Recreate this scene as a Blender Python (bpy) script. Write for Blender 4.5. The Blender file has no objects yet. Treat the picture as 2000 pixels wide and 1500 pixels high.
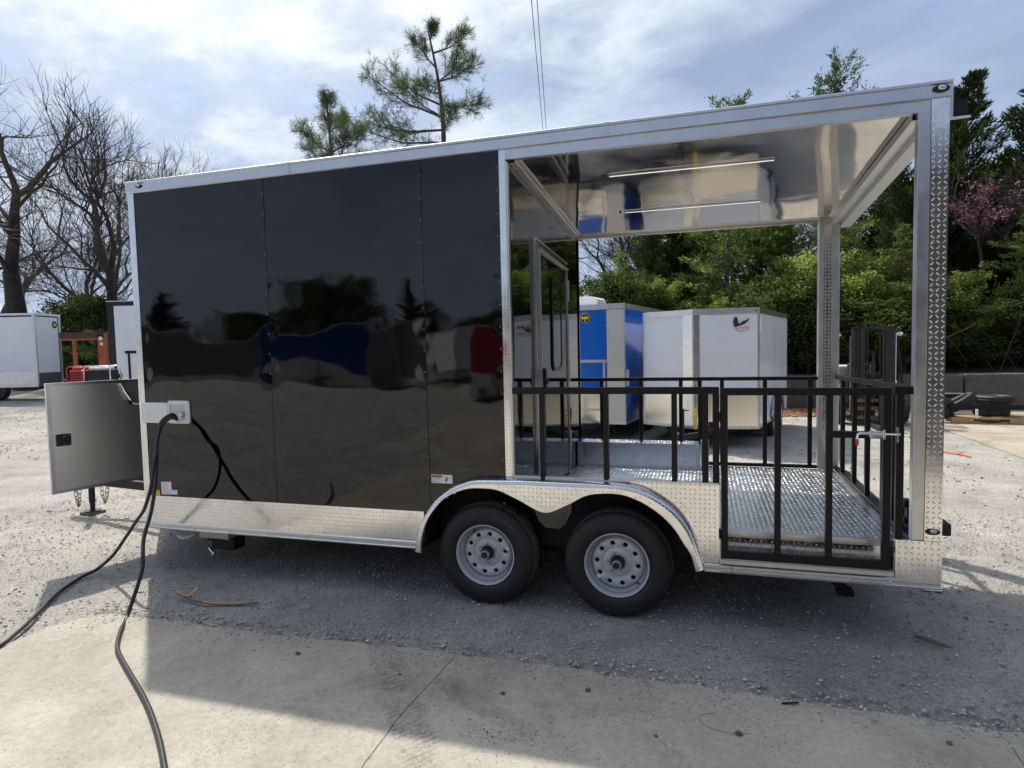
import bpy, bmesh, math, random
import numpy as np
from mathutils import Vector, Matrix, noise as mn
PI = math.pi
SC = bpy.context.scene
COL = SC.collection

# ------------------------------------------------------------------ camera
CAM = (4.5654, -4.1632, 1.8421); YAW, PITCH, ROLL, FPX = .2954, .0597, -.0225, 1226.15
def make_camera():
    fw = Vector((-math.sin(YAW)*math.cos(PITCH), math.cos(YAW)*math.cos(PITCH), -math.sin(PITCH)))
    rt = Vector((math.cos(YAW), math.sin(YAW), 0)); up = rt.cross(fw)
    r2 = rt*math.cos(ROLL)+up*math.sin(ROLL); u2 = -rt*math.sin(ROLL)+up*math.cos(ROLL)
    M = Matrix((r2, u2, -fw)).transposed().to_4x4(); M.translation = Vector(CAM)
    cd = bpy.data.cameras.new('camera'); co = bpy.data.objects.new('camera', cd); COL.objects.link(co)
    co.matrix_world = M; cd.sensor_width = 36; cd.lens = FPX/2000*36; cd.clip_start = .05; cd.clip_end = 3000
    SC.camera = co
make_camera()

# ------------------------------------------------------------------ sky and sun
LIGHT = Vector((1.64, -1.565, -3.27)).normalized()      # direction the sunlight travels
SUN_EL = math.asin(-LIGHT.z); SUN_ROT = math.atan2(-LIGHT.x, -LIGHT.y)
def make_world():
    w = bpy.data.worlds.new('World'); SC.world = w; w.use_nodes = True
    nt = w.node_tree; N = nt.nodes; L = nt.links; N.clear()
    out = N.new('ShaderNodeOutputWorld'); bg = N.new('ShaderNodeBackground'); L.new(bg.outputs[0], out.inputs[0])
    sky = N.new('ShaderNodeTexSky'); sky.sky_type = 'NISHITA'; sky.sun_disc = False
    sky.sun_elevation = SUN_EL; sky.sun_rotation = SUN_ROT; sky.altitude = 200; sky.dust_density = 1.5; sky.ozone_density = 1.6
    tc = N.new('ShaderNodeTexCoord'); sep = N.new('ShaderNodeSeparateXYZ'); L.new(tc.outputs['Generated'], sep.inputs[0])
    def m(op, a, b=None, c=None, clamp=False):
        n = N.new('ShaderNodeMath'); n.operation = op; n.use_clamp = clamp
        for i, x in enumerate((a, b, c)):
            if x is None: continue
            if isinstance(x, (int, float)): n.inputs[i].default_value = x
            else: L.new(x, n.inputs[i])
        return n.outputs[0]
    den = m('ADD', m('MAXIMUM', sep.outputs[2], 0.0), .22)
    comb = N.new('ShaderNodeCombineXYZ'); L.new(m('DIVIDE', sep.outputs[0], den), comb.inputs[0]); L.new(m('DIVIDE', sep.outputs[1], den), comb.inputs[1])
    mp = N.new('ShaderNodeMapping'); L.new(comb.outputs[0], mp.inputs[0]); mp.inputs['Rotation'].default_value = (0, 0, math.radians(25)); mp.inputs['Scale'].default_value = (1.0, 1.4, 1)
    mp.inputs['Location'].default_value = (3.1, 1.4, 0)
    def nz(scale, det, rough, dist, off):
        n = N.new('ShaderNodeTexNoise'); n.noise_dimensions = '4D'; n.inputs['W'].default_value = off
        n.inputs['Scale'].default_value = scale; n.inputs['Detail'].default_value = det; n.inputs['Roughness'].default_value = rough; n.inputs['Distortion'].default_value = dist
        L.new(mp.outputs[0], n.inputs['Vector']); return n.outputs['Fac']
    def ramp(x, a, b):
        n = N.new('ShaderNodeMapRange'); n.interpolation_type = 'SMOOTHSTEP'; n.inputs['From Min'].default_value = a; n.inputs['From Max'].default_value = b
        L.new(x, n.inputs['Value']); return n.outputs[0]
    big = nz(.45, 2, .5, .2, 12.7); med = nz(1.25, 6, .55, .35, 25.1); fine = nz(5.0, 6, .6, .3, 9.1)
    vd = N.new('ShaderNodeVectorMath'); vd.operation = 'DOT_PRODUCT'; L.new(tc.outputs['Generated'], vd.inputs[0]); vd.inputs[1].default_value = tuple(-LIGHT)
    near = ramp(vd.outputs['Value'], .58, .86); glow = m('POWER', m('MAXIMUM', vd.outputs['Value'], 0), 26.0)
    cov = m('ADD', m('MULTIPLY', med, .70), m('ADD', m('MULTIPLY', big, .55), m('MULTIPLY', fine, .22)))
    def mix(f, a, b):
        n = N.new('ShaderNodeMix'); n.data_type = 'RGBA'; L.new(f, n.inputs[0])
        for i, x in ((6, a), (7, b)):
            if isinstance(x, tuple): n.inputs[i].default_value = x
            else: L.new(x, n.inputs[i])
        return n.outputs[2]
    K = .92/.1
    veil = ramp(m('ADD', cov, m('MULTIPLY', near, -.04)), .50, .68); puff = ramp(m('ADD', cov, m('MULTIPLY', near, .12)), .74, .92); shade = ramp(nz(1.1, 6, .6, .6, 14.0), .40, .66)
    veilc = mix(shade, (.215*K, .265*K, .365*K, 1), (.155*K, .20*K, .29*K, 1)); veilc = mix(glow, veilc, (4.5*K, 4.3*K, 4.0*K, 1))
    puffc = mix(near, (.25*K, .305*K, .395*K, 1), (.54*K, .575*K, .60*K, 1)); puffc = mix(glow, puffc, (4.5*K, 4.3*K, 4.0*K, 1))
    c = mix(m('MULTIPLY', veil, .94), sky.outputs[0], veilc); c = mix(m('MULTIPLY', puff, .9), c, puffc)
    hz = m('POWER', m('SUBTRACT', 1.0, m('MAXIMUM', sep.outputs[2], 0.0)), 9.0)
    c = mix(m('MULTIPLY', hz, .55), c, (.34*K, .40*K, .47*K, 1))
    L.new(c, bg.inputs[0]); bg.inputs[1].default_value = .1
make_world()
sd = bpy.data.lights.new('sun', 'SUN'); sd.energy = 2.25; sd.angle = math.radians(.9); sd.color = (1, .95, .86)
so = bpy.data.objects.new('sun', sd); COL.objects.link(so); so.rotation_euler = LIGHT.to_track_quat('-Z', 'Y').to_euler(); so.location = (-20, 18, 40)
SC.view_settings.view_transform = 'Standard'; SC.view_settings.look = 'None'; SC.view_settings.gamma = 1
SC.view_settings.exposure = 1.15
SC.render.engine = 'CYCLES'

# ------------------------------------------------------------------ materials
MATS = {}
def mat(name, col, metal=0., rough=.5, var=0., vscale=6., bump=0., bscale=40., spec=.5, coat=0., emit=None, bdist=.002, rvar=0., trans=0., alpha=None, aniso=0., dirt=None):
    if name in MATS: return MATS[name]
    ma = bpy.data.materials.new(name); ma.use_nodes = True; nt = ma.node_tree; N = nt.nodes; L = nt.links
    b = N['Principled BSDF']; b.inputs['Base Color'].default_value = (*col, 1); b.inputs['Metallic'].default_value = metal
    b.inputs['Roughness'].default_value = rough; b.inputs['Specular IOR Level'].default_value = spec
    if coat: b.inputs['Coat Weight'].default_value = coat; b.inputs['Coat Roughness'].default_value = .03
    if emit: b.inputs['Emission Color'].default_value = (*emit[0], 1); b.inputs['Emission Strength'].default_value = emit[1]
    tc = N.new('ShaderNodeTexCoord')
    def nz(scale, det=4):
        n = N.new('ShaderNodeTexNoise'); n.inputs['Scale'].default_value = scale; n.inputs['Detail'].default_value = det; L.new(tc.outputs['Object'], n.inputs['Vector']); return n.outputs['Fac']
    colout = None
    if var:
        mr = N.new('ShaderNodeMapRange'); L.new(nz(vscale), mr.inputs[0]); mr.inputs[1].default_value = .3; mr.inputs[2].default_value = .7; mr.inputs[3].default_value = 1-var; mr.inputs[4].default_value = 1+var
        vm = N.new('ShaderNodeVectorMath'); vm.operation = 'SCALE'; vm.inputs[0].default_value = col; L.new(mr.outputs[0], vm.inputs['Scale']); colout = vm.outputs[0]
    if dirt:
        mr = N.new('ShaderNodeMapRange'); L.new(nz(dirt[1], 7), mr.inputs[0]); mr.inputs[1].default_value = .5; mr.inputs[2].default_value = .72; mr.inputs[4].default_value = dirt[2]
        mx = N.new('ShaderNodeMix'); mx.data_type = 'RGBA'; L.new(mr.outputs[0], mx.inputs[0]); mx.inputs[7].default_value = (*dirt[0], 1)
        if colout: L.new(colout, mx.inputs[6])
        else: mx.inputs[6].default_value = (*col, 1)
        colout = mx.outputs[2]
    if colout: L.new(colout, b.inputs['Base Color'])
    if rvar:
        mr = N.new('ShaderNodeMapRange'); L.new(nz(9), mr.inputs[0]); mr.inputs[1].default_value = .3; mr.inputs[2].default_value = .7; mr.inputs[3].default_value = max(.01, rough-rvar); mr.inputs[4].default_value = rough+rvar; L.new(mr.outputs[0], b.inputs['Roughness'])
    if bump:
        bp = N.new('ShaderNodeBump'); bp.inputs['Strength'].default_value = bump; bp.inputs['Distance'].default_value = bdist; L.new(nz(bscale), bp.inputs['Height']); L.new(bp.outputs[0], b.inputs['Normal'])
    MATS[name] = ma; return ma
ALU = mat('aluminium', (.63, .63, .64), 1, .34, bump=.12, bscale=7, rvar=.06, var=.05)
ALUD = mat('aluminium_dull', (.60, .61, .62), 1, .42, bump=.2, bscale=60, bdist=.0006)
TREAD = mat('tread_plate', (.78, .77, .76), 1, .17, bump=.25, bscale=5, bdist=.004, rvar=.06, var=.05, vscale=20)
TREADW = mat('tread_plate_floor', (.66, .67, .68), 1, .28, bump=.3, bscale=6, bdist=.003, rvar=.06)
BLACKP = mat('black_gloss_panel', (.0012, .0012, .0016), 0, .03, spec=.56, bump=.05, bscale=160, bdist=.0003)
STEEL = mat('black_satin_steel', (.004, .004, .0045), 0, .42, spec=.3, bump=.1, bscale=120, bdist=.0004)
MIRROR = mat('polished_ceiling_metal', (.66, .62, .57), 1, .065)
RUBBER = mat('tyre_rubber', (.014, .014, .015), 0, .62, bump=.3, bscale=90, bdist=.0008, dirt=((.10, .09, .08), 14, .5))
RIMM = mat('silver_wheel_paint', (.56, .565, .58), .2, .40, var=.05, vscale=8)
RUBBERC = mat('clean_tyre_rubber', (.011, .011, .012), 0, .55, bump=.25, bscale=120, bdist=.0005)
CHROME = mat('zinc_metal', (.75, .76, .78), 1, .2)
WHITEP = mat('white_paint', (.74, .76, .79), 0, .22, var=.03, vscale=2)
WHITEPL = mat('white_plastic', (.78, .78, .76), 0, .35)
DARK = mat('dark_undercoat', (.012, .012, .012), 0, .7)
YELLOW = mat('yellow_sticker', (.75, .45, .01), 0, .4)
ORANGE = mat('orange_print', (.62, .16, .04), 0, .5)
PRINT = mat('dark_print', (.05, .05, .06), 0, .5)
GREYP = mat('grey_print', (.42, .42, .44), 0, .5)
PAPER = mat('white_sticker', (.78, .77, .78), 0, .45)
RED = mat('red_plastic', (.45, .02, .02), 0, .35)
BLUEP = mat('blue_gloss_panel', (.008, .12, .50), 0, .12, spec=.5)
CABLE = mat('black_cable_jacket', (.020, .020, .021), 0, .42, bump=.2, bscale=50)
LED = mat('led_strip', (.9, .9, .9), 0, .4, emit=((1, .98, .94), .8))
LENS = mat('clear_marker_lens', (.6, .6, .6), .6, .12)
BARK = mat('bark', (.040, .032, .027), 0, .95, var=.35, vscale=5, bump=1, bscale=18, bdist=.03)
BARKG = mat('grey_bark', (.065, .055, .047), 0, .95, var=.3, vscale=5, bump=.8, bscale=18, bdist=.02)
TWIG = mat('twig_bark', (.060, .047, .038), 0, .95)
WOOD = mat('pallet_wood', (.42, .27, .14), 0, .75, var=.25, vscale=3, bump=.4, bscale=30)
RUST = mat('orange_painted_steel', (.34, .075, .028), 0, .6, var=.3, vscale=4)
DSTEEL = mat('dull_dark_steel', (.03, .03, .033), .3, .5, var=.4, vscale=6)
BROWNST = mat('rusty_mast_steel', (.034, .025, .022), .3, .6, var=.4, vscale=4)
GLASSD = mat('dark_window_glass', (.01, .012, .012), 0, .03, spec=.6)

def leaf_mat(name, c1, c2, tl=.35, scale=.8):
    ma = bpy.data.materials.new(name); ma.use_nodes = True; nt = ma.node_tree; N = nt.nodes; L = nt.links; N.clear()
    out = N.new('ShaderNodeOutputMaterial'); d = N.new('ShaderNodeBsdfDiffuse'); t = N.new('ShaderNodeBsdfTranslucent'); mx = N.new('ShaderNodeMixShader')
    g = N.new('ShaderNodeNewGeometry'); oi = N.new('ShaderNodeObjectInfo')
    tc = N.new('ShaderNodeTexCoord'); n = N.new('ShaderNodeTexNoise'); n.inputs['Scale'].default_value = scale; n.inputs['Detail'].default_value = 2; L.new(tc.outputs['Object'], n.inputs['Vector'])
    a = N.new('ShaderNodeMath'); a.operation = 'MULTIPLY_ADD'; L.new(g.outputs['Random Per Island'], a.inputs[0]); a.inputs[1].default_value = .7; 
    s = N.new('ShaderNodeMath'); s.operation = 'MULTIPLY_ADD'; L.new(n.outputs['Fac'], s.inputs[0]); s.inputs[1].default_value = 2.6; s.inputs[2].default_value = -1.15; L.new(s.outputs[0], a.inputs[2])
    mc = N.new('ShaderNodeMix'); mc.data_type = 'RGBA'; mc.clamp_factor = True; L.new(a.outputs[0], mc.inputs[0]); mc.inputs[6].default_value = (*c1, 1); mc.inputs[7].default_value = (*c2, 1)
    hs = N.new('ShaderNodeHueSaturation'); L.new(mc.outputs[2], hs.inputs['Color'])
    v = N.new('ShaderNodeMath'); v.operation = 'MULTIPLY_ADD'; L.new(oi.outputs['Random'], v.inputs[0]); v.inputs[1].default_value = .5; v.inputs[2].default_value = .75; L.new(v.outputs[0], hs.inputs['Value'])
    L.new(hs.outputs[0], d.inputs[0]); L.new(hs.outputs[0], t.inputs[0]); mx.inputs[0].default_value = tl
    L.new(d.outputs[0], mx.inputs[1]); L.new(t.outputs[0], mx.inputs[2]); L.new(mx.outputs[0], out.inputs[0]); return ma
L_CEDAR = leaf_mat('cedar_foliage', (.022, .038, .015), (.085, .12, .035), .34)
L_GREEN = leaf_mat('spring_foliage', (.05, .08, .02), (.31, .39, .09), .5)
L_DARK = leaf_mat('evergreen_foliage', (.025, .045, .017), (.13, .18, .05), .4)
L_PINE = leaf_mat('pine_needles', (.055, .08, .035), (.15, .20, .08), .4)
L_PINK = leaf_mat('pink_blossom', (.24, .10, .15), (.42, .22, .28), .3)
L_BUD = leaf_mat('brown_buds', (.08, .055, .035), (.16, .11, .07), .2)

# ------------------------------------------------------------------ mesh helpers
def tag(o, label=None, cat=None, group=None, kind=None):
    if label: o['label'] = label
    if cat: o['category'] = cat
    if group: o['group'] = group
    if kind: o['kind'] = kind
    return o
def link(name, me, parent=None, kind=None, loc=None):
    o = bpy.data.objects.new(name, me); COL.objects.link(o)
    if parent is not None:
        o.parent = parent
        if parent.type == 'EMPTY' and parent.get('world_parts'): o.location = -parent.location
    if loc is not None: o.location = loc
    if kind: o['kind'] = kind
    return o
def empty(name, loc=(0, 0, 0), rz=0, world=False):
    o = bpy.data.objects.new(name, None); COL.objects.link(o); o.location = loc; o.rotation_euler = (0, 0, rz); o.empty_display_size = .2
    if world: o['world_parts'] = 1
    return o
def npmesh(name, V, F, m=None, smooth=False):
    """V (n,3), F (m,k) constant k"""
    me = bpy.data.meshes.new(name); V = np.asarray(V, np.float32); F = np.asarray(F, np.int32); k = F.shape[1]
    me.vertices.add(len(V)); me.vertices.foreach_set('co', V.ravel()); me.loops.add(F.size); me.loops.foreach_set('vertex_index', F.ravel())
    me.polygons.add(len(F)); me.polygons.foreach_set('loop_start', np.arange(0, F.size, k, dtype=np.int32)); me.polygons.foreach_set('loop_total', np.full(len(F), k, np.int32))
    if smooth: me.polygons.foreach_set('use_smooth', np.ones(len(F), bool))
    me.update(calc_edges=True)
    if m: me.materials.append(m)
    return me
class MB:
    def __init__(s): s.v = []; s.f = []
    def box(s, x0, x1, y0, y1, z0, z1):
        i = len(s.v); s.v += [(x, y, z) for z in (z0, z1) for x, y in ((x0, y0), (x1, y0), (x1, y1), (x0, y1))]
        s.f += [(i+3, i+2, i+1, i), (i+4, i+5, i+6, i+7), (i, i+1, i+5, i+4), (i+1, i+2, i+6, i+5), (i+2, i+3, i+7, i+6), (i+3, i, i+4, i+7)]; return s
    def bar(s, a, b, w, h, up=(0, 0, 1)):
        a = Vector(a); b = Vector(b); d = (b-a).normalized(); u = Vector(up); r = d.cross(u)
        if r.length < 1e-4: r = d.cross(Vector((1, 0, 0)))
        r.normalize(); u = r.cross(d); i = len(s.v)
        for p in (a, b):
            for sx, sz in ((-1, -1), (1, -1), (1, 1), (-1, 1)): s.v.append(tuple(p+r*sx*w/2+u*sz*h/2))
        s.f += [(i, i+1, i+2, i+3), (i+7, i+6, i+5, i+4), (i, i+4, i+5, i+1), (i+1, i+5, i+6, i+2), (i+2, i+6, i+7, i+3), (i+3, i+7, i+4, i)]; return s
    def tube(s, pts, rad, n=8, cap=True):
        pts = [Vector(p) for p in pts]; m = len(pts); rad = rad if hasattr(rad, '__len__') else [rad]*m
        d = (pts[1]-pts[0]).normalized(); u = d.cross(Vector((0, 0, 1)))
        if u.length < .01: u = d.cross(Vector((1, 0, 0)))
        u.normalize(); i0 = len(s.v)
        for k in range(m):
            d = (pts[min(k+1, m-1)]-pts[max(k-1, 0)]).normalized(); u = (u-d*u.dot(d)).normalized(); w = d.cross(u)
            for j in range(n):
                a = 2*PI*j/n; s.v.append(tuple(pts[k]+(u*math.cos(a)+w*math.sin(a))*rad[k]))
        for k in range(m-1):
            for j in range(n):
                a = i0+k*n+j; b = i0+k*n+(j+1) % n; s.f.append((a, b, b+n, a+n))
        if cap: s.f += [tuple(i0+j for j in range(n))[::-1], tuple(i0+(m-1)*n+j for j in range(n))]
        return s
    def prism(s, poly, a0, a1, axis='z'):
        """poly 2d list extruded along axis"""
        i = len(s.v); n = len(poly)
        for a in (a0, a1):
            for p, q in poly: s.v.append({'z': (p, q, a), 'y': (p, a, q), 'x': (a, p, q)}[axis])
        s.f += [tuple(range(i, i+n))[::-1], tuple(range(i+n, i+2*n))]
        for k in range(n): l = (k+1) % n; s.f.append((i+k, i+l, i+n+l, i+n+k))
        return s
    def lathe(s, prof, c=(0, 0, 0), axis='y', n=32, rfun=None):
        """prof list of (r, a); a along axis"""
        i = len(s.v); m = len(prof)
        for k, (r, a) in enumerate(prof):
            for j in range(n):
                t = 2*PI*j/n; rr = r if rfun is None else rfun(k, j, r); p, q = rr*math.cos(t), rr*math.sin(t)
                s.v.append({'y': (c[0]+p, c[1]+a, c[2]+q), 'z': (c[0]+p, c[1]+q, c[2]+a), 'x': (c[0]+a, c[1]+p, c[2]+q)}[axis])
        for k in range(m-1):
            for j in range(n): a = i+k*n+j; b = i+k*n+(j+1) % n; s.f.append((a, b, b+n, a+n))
        return s
    def ball(s, c, r, n=8, sq=(1, 1, 1)):
        i = len(s.v); m = n//2
        for k in range(m+1):
            ph = PI*k/m
            for j in range(n): t = 2*PI*j/n; s.v.append((c[0]+r*sq[0]*math.sin(ph)*math.cos(t), c[1]+r*sq[1]*math.sin(ph)*math.sin(t), c[2]+r*sq[2]*math.cos(ph)))
        for k in range(m):
            for j in range(n): a = i+k*n+j; b = i+k*n+(j+1) % n; s.f.append((a, a+n, b+n, b))
        return s
    def poly(s, pts): i = len(s.v); s.v += [tuple(p) for p in pts]; s.f.append(tuple(range(i, i+len(pts)))); return s
    def grid(s, fn, us, vs):
        i = len(s.v); n = len(vs)
        for u in us:
            for v in vs: s.v.append(tuple(fn(u, v)))
        for a in range(len(us)-1):
            for b in range(n-1): k = i+a*n+b; s.f.append((k, k+n, k+n+1, k+1))
        return s
    def build(s, name, m, parent=None, smooth=False, bevel=0, kind=None, loc=None, recalc=True):
        me = bpy.data.meshes.new(name); me.from_pydata(s.v, [], s.f)
        if recalc:
            bm = bmesh.new(); bm.from_mesh(me)
            if smooth or bevel: bmesh.ops.remove_doubles(bm, verts=bm.verts, dist=1e-5)
            bmesh.ops.recalc_face_normals(bm, faces=bm.faces); bm.to_mesh(me); bm.free()
        if smooth: me.polygons.foreach_set('use_smooth', [True]*len(me.polygons))
        if m: me.materials.append(m)
        o = link(name, me, parent, kind, loc)
        if bevel:
            b = o.modifiers.new('bevel', 'BEVEL'); b.width = bevel; b.segments = 2; b.limit_method = 'ANGLE'
        elif smooth == 'auto': pass
        return o
def share(o, name, parent, loc=(0, 0, 0), rot=None, scale=None):
    c = o.copy(); c.name = name; COL.objects.link(c); c.parent = parent; c.location = loc
    if rot: c.rotation_euler = rot
    if scale: c.scale = scale
    return c
def copy_tree(o, parent=None):
    c = o.copy(); COL.objects.link(c)
    if parent: c.parent = parent
    for ch in list(o.children): copy_tree(ch, c)
    return c

# raised lozenge bars of tread plate -------------------------------------------------
def tread_bars(fr, cells, pitch=.03, L=.021, W=.0062, H=.0022):
    """fr(u,v)->(P,U,Vv,N) ; cells iterable of (u,v,orient)"""
    V = []; F = []; H0 = H; jr = random.Random(len(cells))
    for (u, v, o) in cells:
        H = H0*jr.uniform(.6, 1.15)
        P, U, Wv, Nn = fr(u, v); a = (1 if o else -1)*PI/4+.02+jr.gauss(0, .03); c, s_ = math.cos(a), math.sin(a)
        d = U*c+Wv*s_; e = -U*s_+Wv*c; i = len(V)
        for (l, w, h) in ((-.5, 0, 0), (-.28, -.5, 0), (.28, -.5, 0), (.5, 0, 0), (.28, .5, 0), (-.28, .5, 0), (-.26, 0, 1), (.26, 0, 1)):
            V.append(P+d*(l*L)+e*(w*W)+Nn*(h*H))
        F += [(i, i+1, i+6), (i, i+6, i+5), (i+3, i+4, i+7), (i+3, i+7, i+2), (i+1, i+2, i+7), (i+1, i+7, i+6), (i+5, i+6, i+7), (i+5, i+7, i+4)]
    return npmesh('raised_tread', np.array([tuple(p) for p in V]).reshape(-1, 3), np.array(F), None)
def cells_rect(u0, u1, v0, v1, p, test=None, m=.4):
    out = []; nu = int((u1-u0)/p)+1; nv = int((v1-v0)/p)+1
    for i in range(nu):
        for j in range(nv):
            u = u0+(i+.5)*p; v = v0+(j+.5)*p
            if u > u1-m*p*.8 or v > v1-m*p*.8: continue
            if test and not test(u, v): continue
            out.append((u, v, (i+j) % 2))
    return out
def flat_fr(o, U, V, N):
    o, U, V, N = Vector(o), Vector(U), Vector(V), Vector(N)
    return lambda u, v: (o+U*u+V*v, U, V, N)
def tread_on(parent, fr, cells, m=TREAD, **k):
    me = tread_bars(fr, cells, **k); me.materials.append(m)
    return link('raised_tread', me, parent, 'stuff')

# ------------------------------------------------------------------ the ground
def gh(x, y):
    h = .027*max(0, -x-.8)**1.0 if x < -.8 else 0
    h = min(h, .75)
    h += .02*mn.noise(Vector((x*.35, y*.35, 0)))*min(1, max(0, (abs(y-1)-2.)/3)) if y > 0 or x < 0 else 0
    return h
def build_ground():
    def axis(lo, hi, flo, fhi, d):
        a = list(np.arange(flo, fhi+1e-6, d)); st = d; x = fhi
        while x < hi: st *= 1.25; x += st; a.append(min(x, hi))
        st = d; x = flo
        while x > lo: st *= 1.25; x -= st; a.insert(0, max(x, lo))
        return np.array(a)
    xs = axis(-700, 700, -3.4, 9, .065); ys = axis(-700, 700, -1.4, 5.4, .065)
    V = []
    for y in ys:
        for x in xs:
            z = gh(x, y)
            if -5 < x < 11 and -1.6 < y < 7:
                z += .014*mn.noise(Vector((x*2.6, y*3.4, 3)))+.009*mn.noise(Vector((x*6, y*7, 7)))+.006*mn.noise(Vector((x*14, y*14, 9)))
                for wx in (3.07, 4.007):                       # wheels and their packed tracks stand on level ground
                    z *= 1-.9*math.exp(-((x-wx)/.3)**2-((y-.1)/.25)**2)
            z -= .008
            V.append((x, y, z))
    nx, ny = len(xs), len(ys); I = np.arange(nx*ny).reshape(ny, nx)
    F = np.stack([I[:-1, :-1], I[:-1, 1:], I[1:, 1:], I[1:, :-1]], -1).reshape(-1, 4)
    ma = bpy.data.materials.new('gravel'); ma.use_nodes = True; nt = ma.node_tree; N = nt.nodes; L = nt.links; b = N['Principled BSDF']; b.inputs['Roughness'].default_value = .95; b.inputs['Specular IOR Level'].default_value = .2
    tc = N.new('ShaderNodeTexCoord')
    def nz(s, d=5, r=.6):
        n = N.new('ShaderNodeTexNoise'); n.inputs['Scale'].default_value = s; n.inputs['Detail'].default_value = d; n.inputs['Roughness'].default_value = r; L.new(tc.outputs['Object'], n.inputs['Vector']); return n.outputs['Fac']
    def vo(s, feat='F1'):
        n = N.new('ShaderNodeTexVoronoi'); n.inputs['Scale'].default_value = s; n.feature = feat; L.new(tc.outputs['Object'], n.inputs['Vector']); return n
    v1 = vo(85); v2 = vo(210)
    cr = N.new('ShaderNodeValToRGB'); e = cr.color_ramp; e.elements[0].position = .28; e.elements[0].color = (.42, .395, .355, 1); e.elements[1].position = .72; e.elements[1].color = (.70, .66, .59, 1)
    L.new(nz(.9, 8, .65), cr.inputs[0])
    hs = N.new('ShaderNodeHueSaturation'); L.new(cr.outputs[0], hs.inputs['Color'])
    sp = N.new('ShaderNodeSeparateColor'); L.new(v1.outputs['Color'], sp.inputs[0])
    sp2 = N.new('ShaderNodeSeparateColor'); L.new(v2.outputs['Color'], sp2.inputs[0])
    m1 = N.new('ShaderNodeMath'); m1.operation = 'ADD'; L.new(sp.outputs[0], m1.inputs[0]); L.new(sp2.outputs[1], m1.inputs[1])
    mr = N.new('ShaderNodeMapRange'); L.new(m1.outputs[0], mr.inputs[0]); mr.inputs[1].default_value = 0; mr.inputs[2].default_value = 2; mr.inputs[3].default_value = .56; mr.inputs[4].default_value = 1.34; L.new(mr.outputs[0], hs.inputs['Value'])
    # bluish darker gravel patches
    mx = N.new('ShaderNodeMix'); mx.data_type = 'RGBA'; mp = N.new('ShaderNodeMapRange'); L.new(nz(1.7, 6, .7), mp.inputs[0]); mp.inputs[1].default_value = .50; mp.inputs[2].default_value = .62; mp.inputs[4].default_value = .75
    L.new(mp.outputs[0], mx.inputs[0]); L.new(hs.outputs[0], mx.inputs[6])
    mm = N.new('ShaderNodeVectorMath'); mm.operation = 'MULTIPLY'; L.new(hs.outputs[0], mm.inputs[0]); mm.inputs[1].default_value = (.74, .73, .745); L.new(mm.outputs[0], mx.inputs[7]); L.new(mx.outputs[2], b.inputs['Base Color'])
    hgt = N.new('ShaderNodeMath'); hgt.operation = 'MULTIPLY_ADD'; L.new(v1.outputs['Distance'], hgt.inputs[0]); hgt.inputs[1].default_value = -.8
    h2 = N.new('ShaderNodeMath'); h2.operation = 'MULTIPLY_ADD'; L.new(v2.outputs['Distance'], h2.inputs[0]); h2.inputs[1].default_value = -.5; L.new(nz(16, 10, .78), h2.inputs[2]); L.new(h2.outputs[0], hgt.inputs[2])
    bp = N.new('ShaderNodeBump'); bp.inputs['Strength'].default_value = 1; bp.inputs['Distance'].default_value = .020; L.new(hgt.outputs[0], bp.inputs['Height']); L.new(bp.outputs[0], b.inputs['Normal'])
    o = link('ground', npmesh('ground', V, F, ma, True), None, 'structure'); return o
build_ground()

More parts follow.
